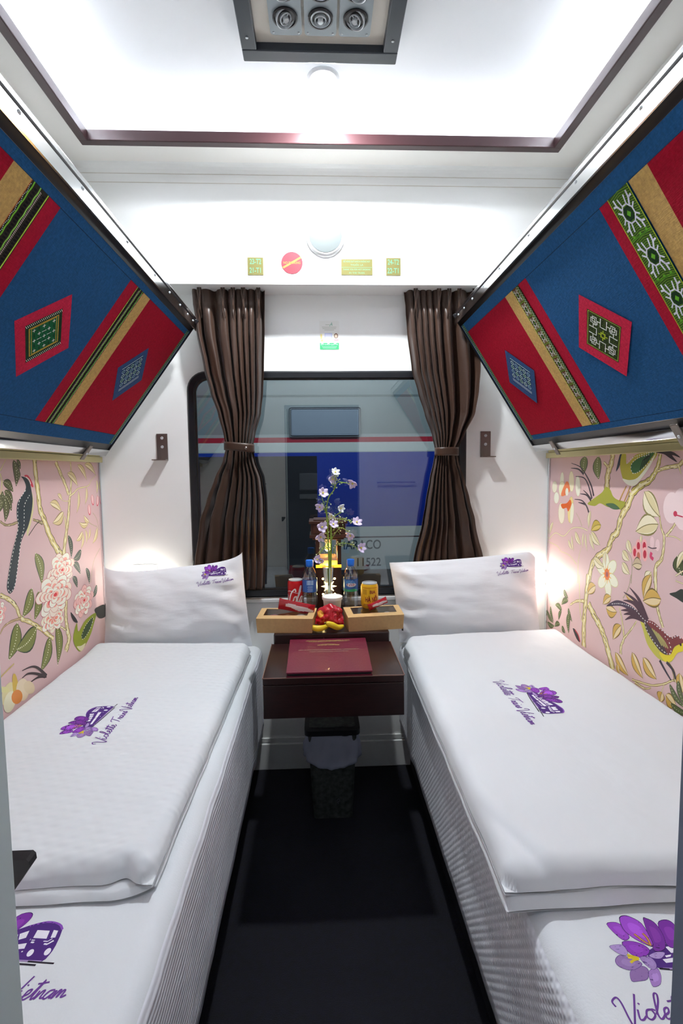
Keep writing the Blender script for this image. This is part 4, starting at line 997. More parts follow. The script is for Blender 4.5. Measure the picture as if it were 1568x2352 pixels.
curtain(rows_px([(655, 928, 1094), (760, 937, 1098), (850, 948, 1100), (900, 962, 1096), (950, 977, 1088), (1000, 994, 1064), (1037, 1001, 1046), (1060, 997, 1050), (1100, 988, 1064), (1150, 979, 1077), (1200, 971, 1091), (1290, 951, 1115), (1350, 940, 1125)]), 'right', onY(1022, 1037, -.05).z, 5)

# ================================================================ CEILING FITTINGS
r = thing('ceiling_vent', (.02, -.85, 2.56), 'square air vent with dark frame and round swivel nozzles in the ceiling recess', 'air vent')
VX0, VX1, VY0, VY1 = -.201, .240, -.606, -1.06
mb = MB(); wv = .042
mb.box((VX0, VY0-wv, 2.500), (VX1, VY0, 2.559), .003); mb.box((VX0, VY1, 2.500), (VX1, VY1+wv, 2.559), .003); mb.box((VX0, VY1+wv, 2.500), (VX0+wv, VY0-wv, 2.559), .003); mb.box((VX1-wv, VY1+wv, 2.500), (VX1, VY0-wv, 2.559), .003)
fr_ = mb.out('frame', 'ventframe', r)
for x, y in ((VX0+.02, -.69), (VX1-.02, -.69), (VX0+.02, -.95), (VX1-.02, -.95)):
    mb = MB(); mb.lathe([(.004, 0), (.004, -.001), (.0001, -.002)], (x, y, 2.4995), 10); mb.out('screw', 'alu', fr_)
mb = MB(); mb.box((VX0+wv-.001, VY1+wv-.001, 2.522), (VX1-wv+.001, VY0-wv+.001, 2.530)); mb.out('panel', 'ventpanel', r)
for k, cx in enumerate((-.0735, .020, .113)):
    mb = MB(); mb.prism([(x, y, 2.510) for x, y in rrect(cx-.043, -.955, cx+.043, -.688, .010, 5)], (0, 0, .012)); pl = mb.out('nozzle_plate', 'ventgrey', r)
    for sx in (-.034, .034):
        for yy in (-.697, -.946):
            mb = MB(); mb.lathe([(.003, 0), (.003, -.0012), (.0001, -.002)], (cx+sx, yy, 2.510), 8); mb.out('screw', 'alu', pl)
    for j in range(3):
        c = Vector((cx, -.745-j*.081, 2.509)); tl = Matrix.Rotation(.38*(k-1), 3, 'Y') @ Matrix.Rotation(-.2*abs(k-1), 3, 'X')
        mb = MB(); mb.lathe([(.033, 0), (.033, -.003), (.029, -.004), (.028, 0)], c, 28, cap=False); nzl = mb.out('nozzle', 'dark', r)
        mb = MB(); mb.lathe([(.0275, .0005), (.0001, .0005)], c, 28, cap=False); mb.out('socket_plate', 'dark', nzl)
        mb = MB()
        mb.lathe([(.026, .002), (.0265, -.004), (.024, -.006), (.022, -.003), (.021, .002)], c, 28, cap=False, M4=tl)
        mb.lathe([(.015, .001), (.016, -.007), (.014, -.009), (.0125, -.006), (.012, .001)], c, 24, cap=False, M4=tl)
        for a in range(4):
            an = PI/4+PI/2*a; d1 = tl @ Vector((math.cos(an)*.0135, math.sin(an)*.0135, -.004)); d2 = tl @ Vector((math.cos(an)*.005, math.sin(an)*.005, -.004)); mb.tube([c+d1, c+d2], .0018, 6)
        mb.out('ring', 'alu', nzl, True)
        mb = MB(); mb.lathe([(.0075, 0), (.0075, -.010), (.006, -.012), (.0001, -.0125)], c, 18, M4=tl); mb.out('hub', 'alu', nzl, True)
r = thing('ceiling_downlight', (.03, -.468, 2.56), 'small round downlight in the ceiling recess, lit, between the vent and the window', 'light')
mb = MB(); mb.lathe([(.052, 0), (.052, -.004), (.044, -.008), (.036, -.006), (.036, -.001)], (.03, -.468, 2.5595), 36, cap=False); mb.out('rim', 'plasticw', r, True)
mb = MB(); mb.lathe([(.0355, -.003), (.0001, -.003)], (.03, -.468, 2.5595), 32, cap=False); mb.out('diffuser', 'lampface', r)
ld = bpy.data.lights.new('downlight', 'AREA'); ld.shape = 'DISK'; ld.size = .07; ld.energy = DOWN; ld.color = (.93, .97, 1); lo = bpy.data.objects.new('lamp', ld); COL.objects.link(lo); lo.parent = r; lo.location = (0, 0, -.012)

# ================================================================ WALL FITTINGS
for k, (x0, x1) in enumerate(((-.679, -.633), (.694, .739))):
    sd = 'left' if k == 0 else 'right'; z0, z1 = 1.370, 1.480
    r = thing('wall_hook', ((x0+x1)/2, 0, z0), 'small brushed steel angle bracket with two screws on the wall %s of the window' % sd, 'hook', 'angle brackets beside the window')
    mb = MB(); mb.box((x0, -.004, z0), (x1, -.0003, z1), .0015); mb.out('plate', 'steel', r)
    mb = MB(); mb.box((x0-(.012 if k == 0 else 0), -.040, z0-.001), (x1+(.012 if k else 0), -.0005, z0+.003), .001); mb.out('shelf_lip', 'steel', r)
    for z in (1.462, 1.425):
        mb = MB(); mb.lathe([(.0065, 0), (.006, .003), (.003, .0035), (.0001, .002)], ((x0+x1)/2, -.004, z), 14, 'y'); mb.out('screw', 'alu', r)
# reading lamps behind the pillows
M['readwarm'] = emis('reading_lamp_warm', 'fff4e2', 15)
for k, (x0, x1, z0, z1, m) in enumerate(((-.797, -.697, .87, .928, 'readface'), (.925, .988, .80, .872, 'readwarm'))):
    sd = 'left' if k == 0 else 'right'
    r = thing('reading_lamp', ((x0+x1)/2, 0, z0), 'small glowing reading lamp on the window wall behind the %s pillow' % sd, 'light', 'reading lamps')
    mb = MB(); mb.box((x0, -.010, z0), (x1, -.0005, z1), .002); mb.out('housing', 'plasticw', r)
    mb = MB(); mb.box((x0+.004, -.018, z0+.004), (x1-.004, -.0105, z1-.002), .002); mb.out('diffuser', m, r)
# header fittings
HY = -.12
r = thing('round_speaker', (.037, HY, 2.23), 'round white speaker grille on the header above the window', 'speaker')
mb = MB(); mb.lathe([(.074, 0), (.074, .006), (.068, .012), (.063, .010)], (.037, HY-.0005, 2.226), 40, 'y', cap=False); mb.out('rim', 'plasticw', r, True)
mb = MB(); mb.lathe([(.0635, .0095), (.04, .011), (.0001, .0115)], (.037, HY-.0005, 2.229), 40, 'y', cap=False); mb.out('grille', 'frost', r, True)
fh = lambda u, v, h: Vector((u, HY-h, v))
def plate(name, lab, cat, u0, v0, u1, v1, draw, group=None, base='75703c', th=.0018):
    mb = MB(); r = thing(name, ((u0+u1)/2, HY, v0), lab, cat, group); mb.box((u0, HY-th, v0), (u1, HY-.0003, v1), .0006); mb.out('backing', 'brass', r)
    P = Paint(fh, h0=th+.0002); P.rect(u0+.0008, v0+.0008, u1-.0008, v1-.0008, base); draw(P); P.out('lettering', 'print', r); return r
GR = '4fc07c'
def d1(a, b): return lambda P: (P.text(a, (P.cx, 2.131), .021, '8fe0b4', .045, bold=.01), P.text(b, (P.cx, 2.098), .021, '8fe0b4', .045, bold=.01))
def seat(P, cx, a, b):
    P.rect(cx-.028, 2.082, cx+.028, 2.147, '75703c'); P.text(a, (cx, 2.131), .020, '64a884', .044, bold=.012); P.text(b, (cx, 2.098), .020, '64a884', .044, bold=.012)
plate('seat_number_plate', 'small gold berth number plate reading 23-T2 and 21-T1 on the header', 'sign', -.267, 2.081, -.206, 2.148, lambda P: seat(P, -.2365, '23-T2', '21-T1'), 'berth number plates')
plate('seat_number_plate', 'small gold berth number plate reading 24-T2 and 22-T1 on the header', 'sign', .274, 2.082, .331, 2.149, lambda P: (P.rect(.276, 2.084, .329, 2.147, '75703c'), P.text('24-T2', (.3025, 2.132), .020, '64a884', .044, bold=.012), P.text('22-T1', (.3025, 2.099), .020, '64a884', .044, bold=.012)), 'berth number plates')
def notice(P):
    for i, (w, s) in enumerate(((.105, 'ĐỀ NGHỊ QUÝ KHÁCH KHÔNG HÚT'), (.05, 'THUỐC LÁ'), (.108, 'THANK YOU FOR NOT SMOKING'), (.06, 'IN THE TRAIN'))):
        P.text(s, (.1585, 2.134-(0, .013, .030, .043)[i]), .0062, '64a884', w)
    P.rect(.099, 2.1115, .218, 2.1125, '64a884')
plate('notice_plate', 'wide gold notice plate with two lines of small pale green capitals on the header', 'sign', .097, 2.083, .220, 2.144, notice)
r = thing('red_round_sticker', (-.095, HY, 2.087), 'round red sticker with a diagonal gold stripe on the header', 'sticker')
mb = MB(); mb.lathe([(.0415, 0), (.0415, .0012), (.0001, .0012)], (-.095, HY-.0003, 2.128), 40, 'y', cap=False)
mb.out('backing', mat('sticker_red', 'a02c3a', .5), r)
P = Paint(fh, h0=.0017); P.poly([(-.133, 2.112), (-.128, 2.106), (-.058, 2.146), (-.062, 2.152)], 'b88448'); P.text('NO SMOKING', (-.095, 2.128), .009, 'a88440', .066, bold=.02); P.out('lettering', 'print', r)
# poster
r = thing('info_sticker', (.05, 0, 1.822), 'small white information sticker with a green foot on the wall above the window', 'sticker')
mb = MB(); mb.box((.009, -.0010, 1.824), (.091, -.0003, 1.942), .0002); mb.out('backing', 'paper', r)
P = Paint(lambda u, v, h: Vector((u, -h, v)), h0=.0011); P.rect(.010, 1.825, .090, 1.852, '3fb878')
P.text('QUÝ KHÁCH QUÉT MÃ', (.050, 1.845), .005, 'e8fff0', .072); P.rect(.018, 1.836, .082, 1.8372, 'c8f0d8'); P.rect(.022, 1.831, .078, 1.832, 'c8f0d8')
for x in (.020, .046, .074): P.ell((x, 1.853), .006, .005, 'f4f8f0')
P.rect(.030, 1.862, .062, 1.892, 'ccd2ee'); P.rect(.034, 1.866, .058, 1.888, 'dde0f2'); P.rect(.013, 1.868, .020, 1.888, 'e6d88a'); P.rect(.015, 1.857, .024, 1.866, 'e8e08c')
P.ell((.078, 1.881), .0085, .0105, '8c6a5c'); P.ell((.078, 1.880), .0055, .007, 'f0e2cc'); P.rect(.070, 1.861, .088, 1.866, 'e6a0a8')
for y, w in ((1.916, .03), (1.910, .028), (1.904, .02)): P.rect(.050-w, y, .050+w, y+.0014, 'b4b8a8')
P.line([(.034, 1.926), (.052, 1.926)], .002, 'c8ccc0'); P.line(crom([(.052, 1.920), (.058, 1.930), (.062, 1.922), (.060, 1.936)], 4), .0025, '9cc4b4'); P.out('printed_face', 'print', r)
r = thing('wall_socket', (.035, 0, .22), 'pale double power socket low on the wall under the table', 'socket')
mb = MB(); mb.box((-.012, -.008, .235), (.078, -.0003, .300), .003); mb.out('face_plate', 'socket', r)
for x in (.012, .054):
    mb = MB(); mb.box((x-.004, -.010, .262), (x-.001, -.0085, .276)); mb.box((x+.004, -.010, .262), (x+.007, -.0085, .276)); mb.out('outlet', 'dark', r)
mb = MB(); mb.tube(crom([(.20, -.10, .568), (.195, -.05, .50), (.19, -.02, .42), (.17, -.012, .34), (.12, -.012, .27), (.075, -.015, .262)], 6), .0022, 8); tag(mb.out('power_cord', 'steel'), 'thin cord hanging from the table down to the wall socket', 'cord')

# ================================================================ TABLE
r = thing('wall_table', (.035, 0, .57), 'dark brown veneered table between the two beds below the window', 'table')
TX0, TX1 = -.178, .248
mb = MB(); mb.box((TX0, -.702, .678), (TX1, -.392, .700), .002); tp = mb.out('table_top', 'wood', r)
mb = MB(); mb.box((TX0, -.702, .574), (TX1, -.684, .677), .002); mb.out('front_panel', 'woodf', r)
for x in (TX0, TX1-.016):
    mb = MB(); mb.box((x, -.683, .600), (x+.016, -.02, .677), .001); mb.out('side_panel', 'woodf', r)
mb = MB(); mb.box((TX0+.006, -.391, .690), (TX1-.002, -.001, .735), .005); mb.out('rear_shelf', 'wood', r)
for a, b in (((TX0-.001, -.7035, .6985), (TX1+.001, -.7015, .7012)), ((TX0-.0012, -.702, .6985), (TX0+.0004, -.392, .7012)), ((TX1-.0004, -.702, .6985), (TX1+.0012, -.392, .7012))):
    mb = MB(); mb.box(a, b); mb.out('edge_highlight_strip', mat('edge_highlight', '8a6a60', .4) if 'edge_highlight' not in bpy.data.materials else bpy.data.materials['edge_highlight'], r)  # pale strips paint the thin highlight along the table edges
# menu folder
r = thing('menu_folder', (.025, -.55, .70), 'burgundy leatherette folder with gold lettering lying on the table front', 'folder')
q = [(-.113, -.396), (.158, -.396), (.152, -.704), (-.107, -.704)]
M['burg'] = mat('burgundy_leatherette', '6e1c34', .42, bump=('noise', 220, .15), coat=.1)
def slabq(z0, z1, k=0): 
    mb = MB(); cx = sum(a for a, b in q)/4; cy = sum(b for a, b in q)/4
    mb.prism([(cx+(a-cx)*(1-k), cy+(b-cy)*(1-k), z0) for a, b in q], (0, 0, z1-z0)); bmesh.ops.bevel(mb.b, geom=mb.b.edges[:], offset=.0012, segments=2, affect='EDGES'); return mb
slabq(.7005, .7045).out('back_cover', 'burg', r); slabq(.7047, .7120, .025).out('pages', 'dark', r); fc = slabq(.7122, .7165).out('front_cover', 'burg', r)
P = Paint(lambda u, v, h: Vector((u, v, .7166+h)), h0=.0002); rnd = random.Random(4); GO = 'b89a5c'
def squig(y, x0, x1, hh, col=GO, w=.0012):
    x = x0; h = hh*1.4
    while x < x1:
        L = rnd.uniform(.004, .007); P.line(crom([(x, y-h), (x+L*.25, y+h*rnd.uniform(.3, 1)), (x+L*.5, y-h*.6), (x+L*.75, y+h*rnd.uniform(.2, .9)), (x+L, y-h*.5)], 3), w, col); P.h -= P.eps; x += L*.95
        if rnd.random() < .15: x += .003
    P.h += P.eps
squig(-.418, -.055, .095, .0035); squig(-.428, -.045, .088, .0025)
P.line(crom([(-.015, -.466), (.01, -.456), (.03, -.458), (.055, -.464)], 5), .002, GO); squig(-.466, -.014, .056, .003); P.line([(.018, -.452), (.05, -.458)], .0014, GO)
squig(-.512, -.078, .122, .0035, '9a7c6c'); squig(-.530, -.04, .088, .0025, '9a7c6c')
P.out('gold_lettering', 'print', fc)

# kraft boxes
def kraft(name, lab, fl, frr, br_, bl, z0, ztf, ztb, win, fill):
    # bottom corners front-left, front-right, back-right, back-left (x, y); top flares
    cx = sum(p[0] for p in (fl, frr, br_, bl))/4; cy = sum(p[1] for p in (fl, frr, br_, bl))/4
    r = thing(name, (cx, cy, z0), lab, 'box', 'kraft snack boxes')
    bot = [Vector((*p, z0)) for p in (fl, frr, br_, bl)]; top = [Vector((cx+(p[0]-cx)*1.035, cy+(p[1]-cy)*1.06, z)) for p, z in zip((fl, frr, br_, bl), (ztf, ztf, ztb, ztb))]
    mb = MB(); V0 = [mb.b.verts.new(v) for v in bot]; V1 = [mb.b.verts.new(v) for v in top]
    mb.b.faces.new(V0[::-1])
    for i in range(4): mb.b.faces.new((V0[i], V0[(i+1) % 4], V1[(i+1) % 4], V1[i]))
    B = lambda s, t: top[0]*(1-s)*(1-t)+top[1]*s*(1-t)+top[2]*s*t+top[3]*(1-s)*t
    s0, s1, t0, t1 = win
    I = [mb.b.verts.new(B(*p)) for p in ((s0, t0), (s1, t0), (s1, t1), (s0, t1))]
    for i in range(4): mb.b.faces.new((V1[i], V1[(i+1) % 4], I[(i+1) % 4], I[i]))
    o = mb.out('carton', 'kraft', r); md = o.modifiers.new('t', 'SOLIDIFY'); md.thickness = .0007; md.offset = -1
    mb = MB(); mb.prism([B(*p)-Vector((0, 0, .0012)) for p in ((s0-.02, t0-.05), (s1+.02, t0-.05), (s1+.02, t1+.05), (s0-.02, t1+.05))], (0, 0, .0003)); mb.out('window_film', 'film', r)
    mb = MB(); a, b = bot[0]*.42+top[0]*.0+bot[1]*.0, 0
    f0 = bot[0]*.1+top[0]*.9; f1 = bot[1]*.1+top[1]*.9; p0 = f0*.60+f1*.40; p1 = f0*.42+f1*.58; nrm = Vector((0, -1, 0))
    mb.prism([p0+nrm*.0008, p1+nrm*.0008, p1+nrm*.0008-Vector((0, 0, .004)), p0+nrm*.0008-Vector((0, 0, .004))], (0, -.0005, 0)); mb.out('closing_tab', 'kraft', r)
    rnd = random.Random(len(lab))
    for k in range(3):
        c = (bot[0]+bot[1]+bot[2]+bot[3])/4+(bot[1]-bot[0])*(.26*(k-1)); 
        mb = MB(); g = bmesh.ops.create_icosphere(mb.b, subdivisions=3, radius=1)['verts']
        for v in g:
            d = 1+.18*noise.noise(v.co*2+Vector((k, 0, len(lab)))); v.co = Vector((c.x+v.co.x*.028*d, c.y+v.co.y*.026*d, z0+.0285+v.co.z*.024*d))
        for f_ in mb.b.faces: f_.smooth = True
        mb.out('pastry', fill[k % len(fill)], r, False, False)
    return r
M['past1'] = mat('pastry_brown', '9a7050', .6, mott=(60, .3)); M['past2'] = mat('wrap_white', 'd8d4d4', .35); M['past3'] = mat('pastry_red', 'b84040', .4); M['past4'] = mat('fruit_dark', '6a4c5c', .4)
Z = lambda x, y, z: (lambda p: (p.x, p.y))(onZ(x, y, z))
kraft('snack_box', 'windowed kraft snack box on the left of the shelf, by the red can', (-.232, -.372), (-.034, -.390), (-.020, -.292), (-.222, -.276), .7355, .789, .800, (.10, .88, .30, .92), ['past3', 'past1', 'past2'])
kraft('snack_box', 'windowed kraft snack box on the right of the shelf, under the yellow can', (.100, -.384), (.300, -.362), (.294, -.268), (.087, -.288), .7355, .789, .800, (.12, .90, .30, .92), ['past4', 'past1', 'past2'])

# cans
def can(name, x, y, z, rr, h, base, draw, lab, rot):
    r = thing(name, (x, y, z), lab, 'can', 'drink cans on the table shelf')
    prof = [(rr*.72, 0), (rr*.80, .001), (rr*.82, .004), (rr*.985, .011), (rr, .015), (rr, h-.016), (rr*.97, h-.011), (rr*.86, h-.004)]
    P = Paint(lambda u, v, h_: Vector((x, y, z))+Vector((math.cos(u/rr+rot)*(rr+h_), math.sin(u/rr+rot)*(rr+h_), v)), h0=.0002, seg=.010)
    n = 40
    vs = []; fs = []
    for rr_, hh in prof: vs += [Vector((x+rr_*math.cos(2*PI*i/n), y+rr_*math.sin(2*PI*i/n), z+hh)) for i in range(n)]
    for k in range(len(prof)-1):
        for i in range(n): fs.append([k*n+i, k*n+(i+1) % n, (k+1)*n+(i+1) % n, (k+1)*n+i])
    fs.append(list(range(n))[::-1]); P.surf(vs, fs, base); draw(P); P.out('can_body', 'cantin', r)
    mb = MB(); mb.lathe([(rr*.86, h-.004), (rr*.86, h), (rr*.80, h), (rr*.78, h-.005), (.0001, h-.005)], (x, y, z), 36, cap=False); mb.out('lid', 'alu', r, True)
    mb = MB(); mb.prism([(x+.3*rr*math.cos(a)+0, y-.2*rr+.42*rr*math.sin(a), z+h-.0035) for a in [2*PI*i/14 for i in range(14)]], (0, 0, .0012)); mb.out('pull_tab', 'alu', r)
    return r
def cola(P):
    T = lambda a, b: (-.052+a, .050+b)
    P.T = lambda a, b: (a+.006+(b-.06)*.25*0, b)
    script(P, 'Coca', -.088, .062, .048, .0235, .0042, 'f4f0f0', slant=.35); script(P, 'Cola', -.033, .052, .060, .0300, .0052, 'f8f4f4', slant=.35); P.T = None
    P.line(crom([(-.05, .092), (-.02, .100), (.01, .092), (.028, .097)], 6), .002, 'f4f0f0')
    for i in range(7): P.rect(.040, .030+i*.010, .052, .034+i*.010, 'e8b4b4')
can('drink_can', -.103, -.130, .736, .0322, .143, 'c4141c', cola, 'red drink can with white flowing lettering, beside the left water bottle', -PI/2-.10)
def beer(P):
    P.rect(-.026, .012, .026, .020, 'a8741c'); P.text('BIA', (.010, .064), .012, '8c1c1c', .022, bold=.03); P.text('HÀ NỘI', (.007, .036), .018, '8c1c1c', .050, bold=.03)
    P.rect(-.03, .080, .03, .082, 'd07c1c'); 
    for i in range(5): P.rect(-.028+i*.0035, .055, -.0265+i*.0035, .074, 'a07418')
can('drink_can', .184, -.290, .7995, .0330, .096, 'e8b41c', beer, 'yellow drink can with dark red lettering standing on the right kraft box', -PI/2-.05)

# bottles
def bottle(x, y, z, lab, draw, rot):
    r = thing('water_bottle', (x, y, z), lab, 'bottle', 'water bottles on the table shelf')
    prof = [(.0001, .004), (.018, .002), (.026, 0), (.030, .008), (.0305, .03), (.029, .045), (.0305, .06), (.0305, .075), (.0300, .098), (.0300, .148), (.0305, .150), (.030, .160), (.026, .176), (.018, .188), (.0125, .197), (.0125, .205)]
    mb = MB(); mb.lathe(prof, (x, y, z), 36, cap=False); mb.out('body', 'pet', r, True)
    mb = MB(); mb.lathe([(.0001, .006), (.0285, .008), (.0288, .09), (.0288, .165), (.0001, .1655)], (x, y, z), 32, cap=False); mb.out('water', glass_mat('water', 'f8fbfc', .03) if 'water' not in bpy.data.materials else bpy.data.materials['water'], r, True)
    mb = MB(); mb.lathe([(.0155, .203), (.0158, .222), (.0145, .2245), (.0001, .2245)], (x, y, z), 30, cap=False); mb.lathe([(.0145, .198), (.0145, .202), (.0125, .203)], (x, y, z), 30, cap=False); mb.out('cap', 'cap', r, True)
    rr = .0307
    P = Paint(lambda u, v, h_: Vector((x, y, z))+Vector((math.cos(u/rr+rot)*(rr+h_), math.sin(u/rr+rot)*(rr+h_), v)), h0=.0001, seg=.008)
    n = 40; vs = []; fs = []
    for hh in (.098, .148): vs += [Vector((x+rr*math.cos(2*PI*i/n), y+rr*math.sin(2*PI*i/n), z+hh)) for i in range(n)]
    for i in range(n): fs.append([i, (i+1) % n, n+(i+1) % n, n+i])
    P.surf(vs, fs, '1f62b8'); draw(P); P.out('label_sleeve', 'gloss', r); return r
def lv(P):
    P.poly([(-.032, .098), (.032, .098), (.032, .104), (.012, .110), (-.010, .106), (-.032, .110)], '2aa070'); P.ell((-.004, .135), .020, .010, '3c8cdc')
    P.line([(-.012, .131), (-.004, .141), (0, .137), (.004, .142), (.012, .131)], .0018, 'e8f2fa'); P.ell((.001, .1255), .021, .0085, 'dfeaf6'); P.text('LaVie', (.001, .1252), .0105, 'c22436', .036, bold=.03)
def lv2(P):
    P.rect(-.012, .128, .014, .146, 'b4d4f0'); 
    for i in range(5): P.rect(-.010, .130+i*.003, .012, .1314+i*.003, '5c8cc4')
    for i in range(6): P.rect(-.010+(i % 2)*.002, .102+i*.004, .012, .1035+i*.004, 'a8c8e8')
    P.rect(.018, .10, .026, .142, '2450b0')
bottle(-.044, -.150, .736, 'plastic water bottle with blue cap, label back with small print, left of the flower vase', lv2, -PI/2)
bottle(.121, -.150, .736, 'plastic water bottle with blue cap and red lettered label, right of the flower vase', lv, -PI/2)

# paper cup
r = thing('paper_cup', (.043, -.270, .7355), 'white paper cup with a lid in front of the flower vase', 'cup')
mb = MB(); mb.lathe([(.0001, 0), (.026, 0), (.0355, .094), (.0375, .096), (.0375, .100), (.0345, .100)], (.043, -.270, .7355), 40, cap=False); mb.out('cup_wall', 'paper', r, True)
mb = MB(); mb.lathe([(.0385, .094), (.0390, .104), (.0370, .1055), (.0355, .1025), (.0001, .1025)], (.043, -.270, .7355), 40, cap=False); mb.out('lid', 'paper', r, True)

# glass vase and artificial spray
VX, VY = .030, -.205
r = thing('flower_vase', (VX, VY, .736), 'slim clear glass vase behind the paper cup holding the flower spray', 'vase')
mb = MB(); mb.lathe([(.0001, .012), (.011, .013), (.012, .06), (.015, .13), (.0215, .206), (.0235, .206), (.0170, .13), (.0145, .05), (.0150, .002), (.0130, 0), (.0001, 0)], (VX, VY, .736), 32, cap=False); mb.out('glass', 'vaseglass', r, True)
r = thing('flower_spray', (VX, VY, .76), 'tall artificial spray of pale lilac blossoms on green stems in the glass vase', 'flowers')
PF = lambda X, Y, y=VY: onY(500+X/3.136, 1040+Y/3.136, y)
mb = MB(); base = Vector((VX, VY, .755))
stems = [[(800, 800), (795, 650), (790, 520), (783, 400), (800, 320), (835, 270), (860, 215), (905, 215), (950, 222)], [(815, 800), (815, 600), (820, 500), (850, 450), (890, 430)], [(805, 800), (800, 700), (765, 680), (735, 730)],
         [(830, 740), (850, 670), (900, 650), (960, 660), (1010, 690)], [(795, 640), (790, 500), (770, 400), (745, 300)], [(820, 620), (880, 540), (940, 570)], [(835, 560), (880, 480), (950, 490), (1000, 500)], [(790, 450), (760, 400), (735, 385)], [(835, 270), (845, 200), (845, 150)], [(795, 600), (770, 560), (745, 530)], [(798, 700), (780, 640), (745, 605)]]
for i, st in enumerate(stems):
    off = .012*math.sin(i*2.1)
    pts = [PF(x, y, VY+off*min(1, k/2)) for k, (x, y) in enumerate(st)]
    if i < 3: pts = [base+Vector((.002*(i-1), 0, 0))]+pts
    q_ = crom([tuple(p) for p in pts], 5); mb.tube(q_, [.0036-(.0022)*k/len(q_) if i < 3 else .0013 for k in range(len(q_))], 6)
M['stem'] = mat('stem_green', '86a83c', .5); M['leafg'] = mat('leaflet_green', '7fb05a', .5); M['petal'] = mat('petal_lilac', 'dccff0', .6); M['petalw'] = mat('petal_pale', 'e6ecf0', .6); M['pist'] = mat('pistil_yellow', 'd8cc5c', .5); M['bud'] = mat('bud_white', 'e4ecc8', .5)
mb.out('stems', 'stem', r)
rnd = random.Random(12); mb = MB()
for i in range(230):
    st = stems[rnd.choice([0, 1, 2, 3, 3, 4, 5, 6, 6, 7, 8, 8])]; k = rnd.randrange(1, len(st)); t = rnd.random()
    x = st[k-1][0]+(st[k][0]-st[k-1][0])*t; y = st[k-1][1]+(st[k][1]-st[k-1][1])*t
    if y > 720: continue
    a = PF(x, y, VY+rnd.uniform(-.01, .01)); d = Vector((rnd.uniform(-1, 1), rnd.uniform(-.6, .6), rnd.uniform(-.8, .9))).normalized()*rnd.uniform(.006, .020); mb.mi = 0
    mb.tube([a, a+d*.6+Vector((0, 0, .002)), a+d], .0006, 4)
    mb.mi = 1; 
    g = bmesh.ops.create_icosphere(mb.b, subdivisions=1, radius=rnd.uniform(.0014, .0032))['verts']
    for v in g: v.co += a+d
    for f_ in {f for v in g for f in v.link_faces}: f_.material_index = 1 if rnd.random() < .6 else 2
mb.out('buds', ['stem', 'bud', 'leafg'], r)['kind'] = 'stuff'
fl = [(845, 140, 'petalw', .9, .3), (825, 190, 'petal', 1, 1), (972, 220, 'petal', 1.05, 2), (755, 290, 'petal', 1.1, .5), (735, 390, 'petal', .9, 2.5), (885, 400, 'petalw', .85, .9), (820, 455, 'petalw', .8, 1.8), (1000, 500, 'petal', 1.05, .2), (750, 535, 'petal', 1.1, 2.9), (830, 515, 'petal', 1, .4), (740, 605, 'petal', 1.05, 1.2), (955, 595, 'petal', 1, 2.2), (1030, 685, 'petal', 1.05, .7), (715, 770, 'petal', .9, 3.1), (745, 775, 'petal', .8, 2.0)]
for X, Y, m, s, ph in fl:
    c = PF(X, Y, VY-.012*math.sin(ph*3)); s *= 1.4; dr = Vector((math.sin(ph*2.3)*.7, -1, math.cos(ph*1.7)*.8)).normalized(); Rm = dr.to_track_quat('Z', 'Y').to_matrix()
    mb = MB()
    for k in range(6):
        a = 2*PI*k/6+ph; L = .0155*s*(.9+.15*math.sin(k*3+ph))
        def pf(u, v, a=a, L=L):
            w = .0064*s*math.sin(PI*(.08+.86*v))**.7*(2*u-1); rr_ = L*v; up = .006*s*v*v*1.2-.002*abs(2*u-1)
            return c+Rm @ Vector((rr_*math.cos(a)-w*math.sin(a), rr_*math.sin(a)+w*math.cos(a), up))
        mb.grid(pf, 4, 6)
    o = mb.out('blossom', m, r)
    md = o.modifiers.new('t', 'SOLIDIFY'); md.thickness = .0004
    mb = MB(); mb.lathe([(.0022*s, 0), (.0026*s, .003*s), (.0001, .0042*s)], c, 10, M4=Rm); mb.out('pistil', 'pist', o, True)

# wooden lantern
LX, LY = .033, -.072
r = thing('wooden_lantern', (LX, LY, .736), 'dark wooden lantern with a lit star cut-out standing by the window behind the vase', 'lantern')
mb = MB(); h_ = .052
mb.box((LX-h_, LY-h_, .736), (LX+h_, LY+h_, .752), .001); mb.out('base', 'lantern', r)
mb = MB(); t = .007
star = []
cz = .845
for k in range(16):
    a = PI/2+2*PI*k/16; rr_ = .034 if k % 4 == 0 else (.030 if k % 2 == 0 else .014); star.append((LX+rr_*math.cos(a), cz+rr_*math.sin(a)))
# front board as a frame around the star
sq = []
for k in range(16):
    a = PI/2+2*PI*k/16; c, s_ = math.cos(a), math.sin(a); m_ = max(abs(c)/h_, abs(s_)/.075); sq.append((LX+math.copysign(h_, c), cz+math.copysign(.075, s_)) if k % 4 == 2 else (LX+c/m_, cz+s_/m_))
for y0_ in (LY-h_,):
    A = [mb.b.verts.new((x, y0_, z)) for x, z in star]; B_ = [mb.b.verts.new((x, y0_, z)) for x, z in sq]; A2 = [mb.b.verts.new((x, y0_+t, z)) for x, z in star]; B2_ = [mb.b.verts.new((x, y0_+t, z)) for x, z in sq]
    for k in range(16):
        j = (k+1) % 16; mb.b.faces.new((A[k], A[j], B_[j], B_[k])); mb.b.faces.new((A2[k], B2_[k], B2_[j], A2[j])); mb.b.faces.new((A[k], A2[k], A2[j], A[j])); mb.b.faces.new((B_[k], B_[j], B2_[j], B2_[k]))
mb.box((LX-h_, LY-h_, .752), (LX+h_, LY-h_+t, .770)); mb.box((LX-h_, LY-h_, .918), (LX+h_, LY-h_+t, .922))
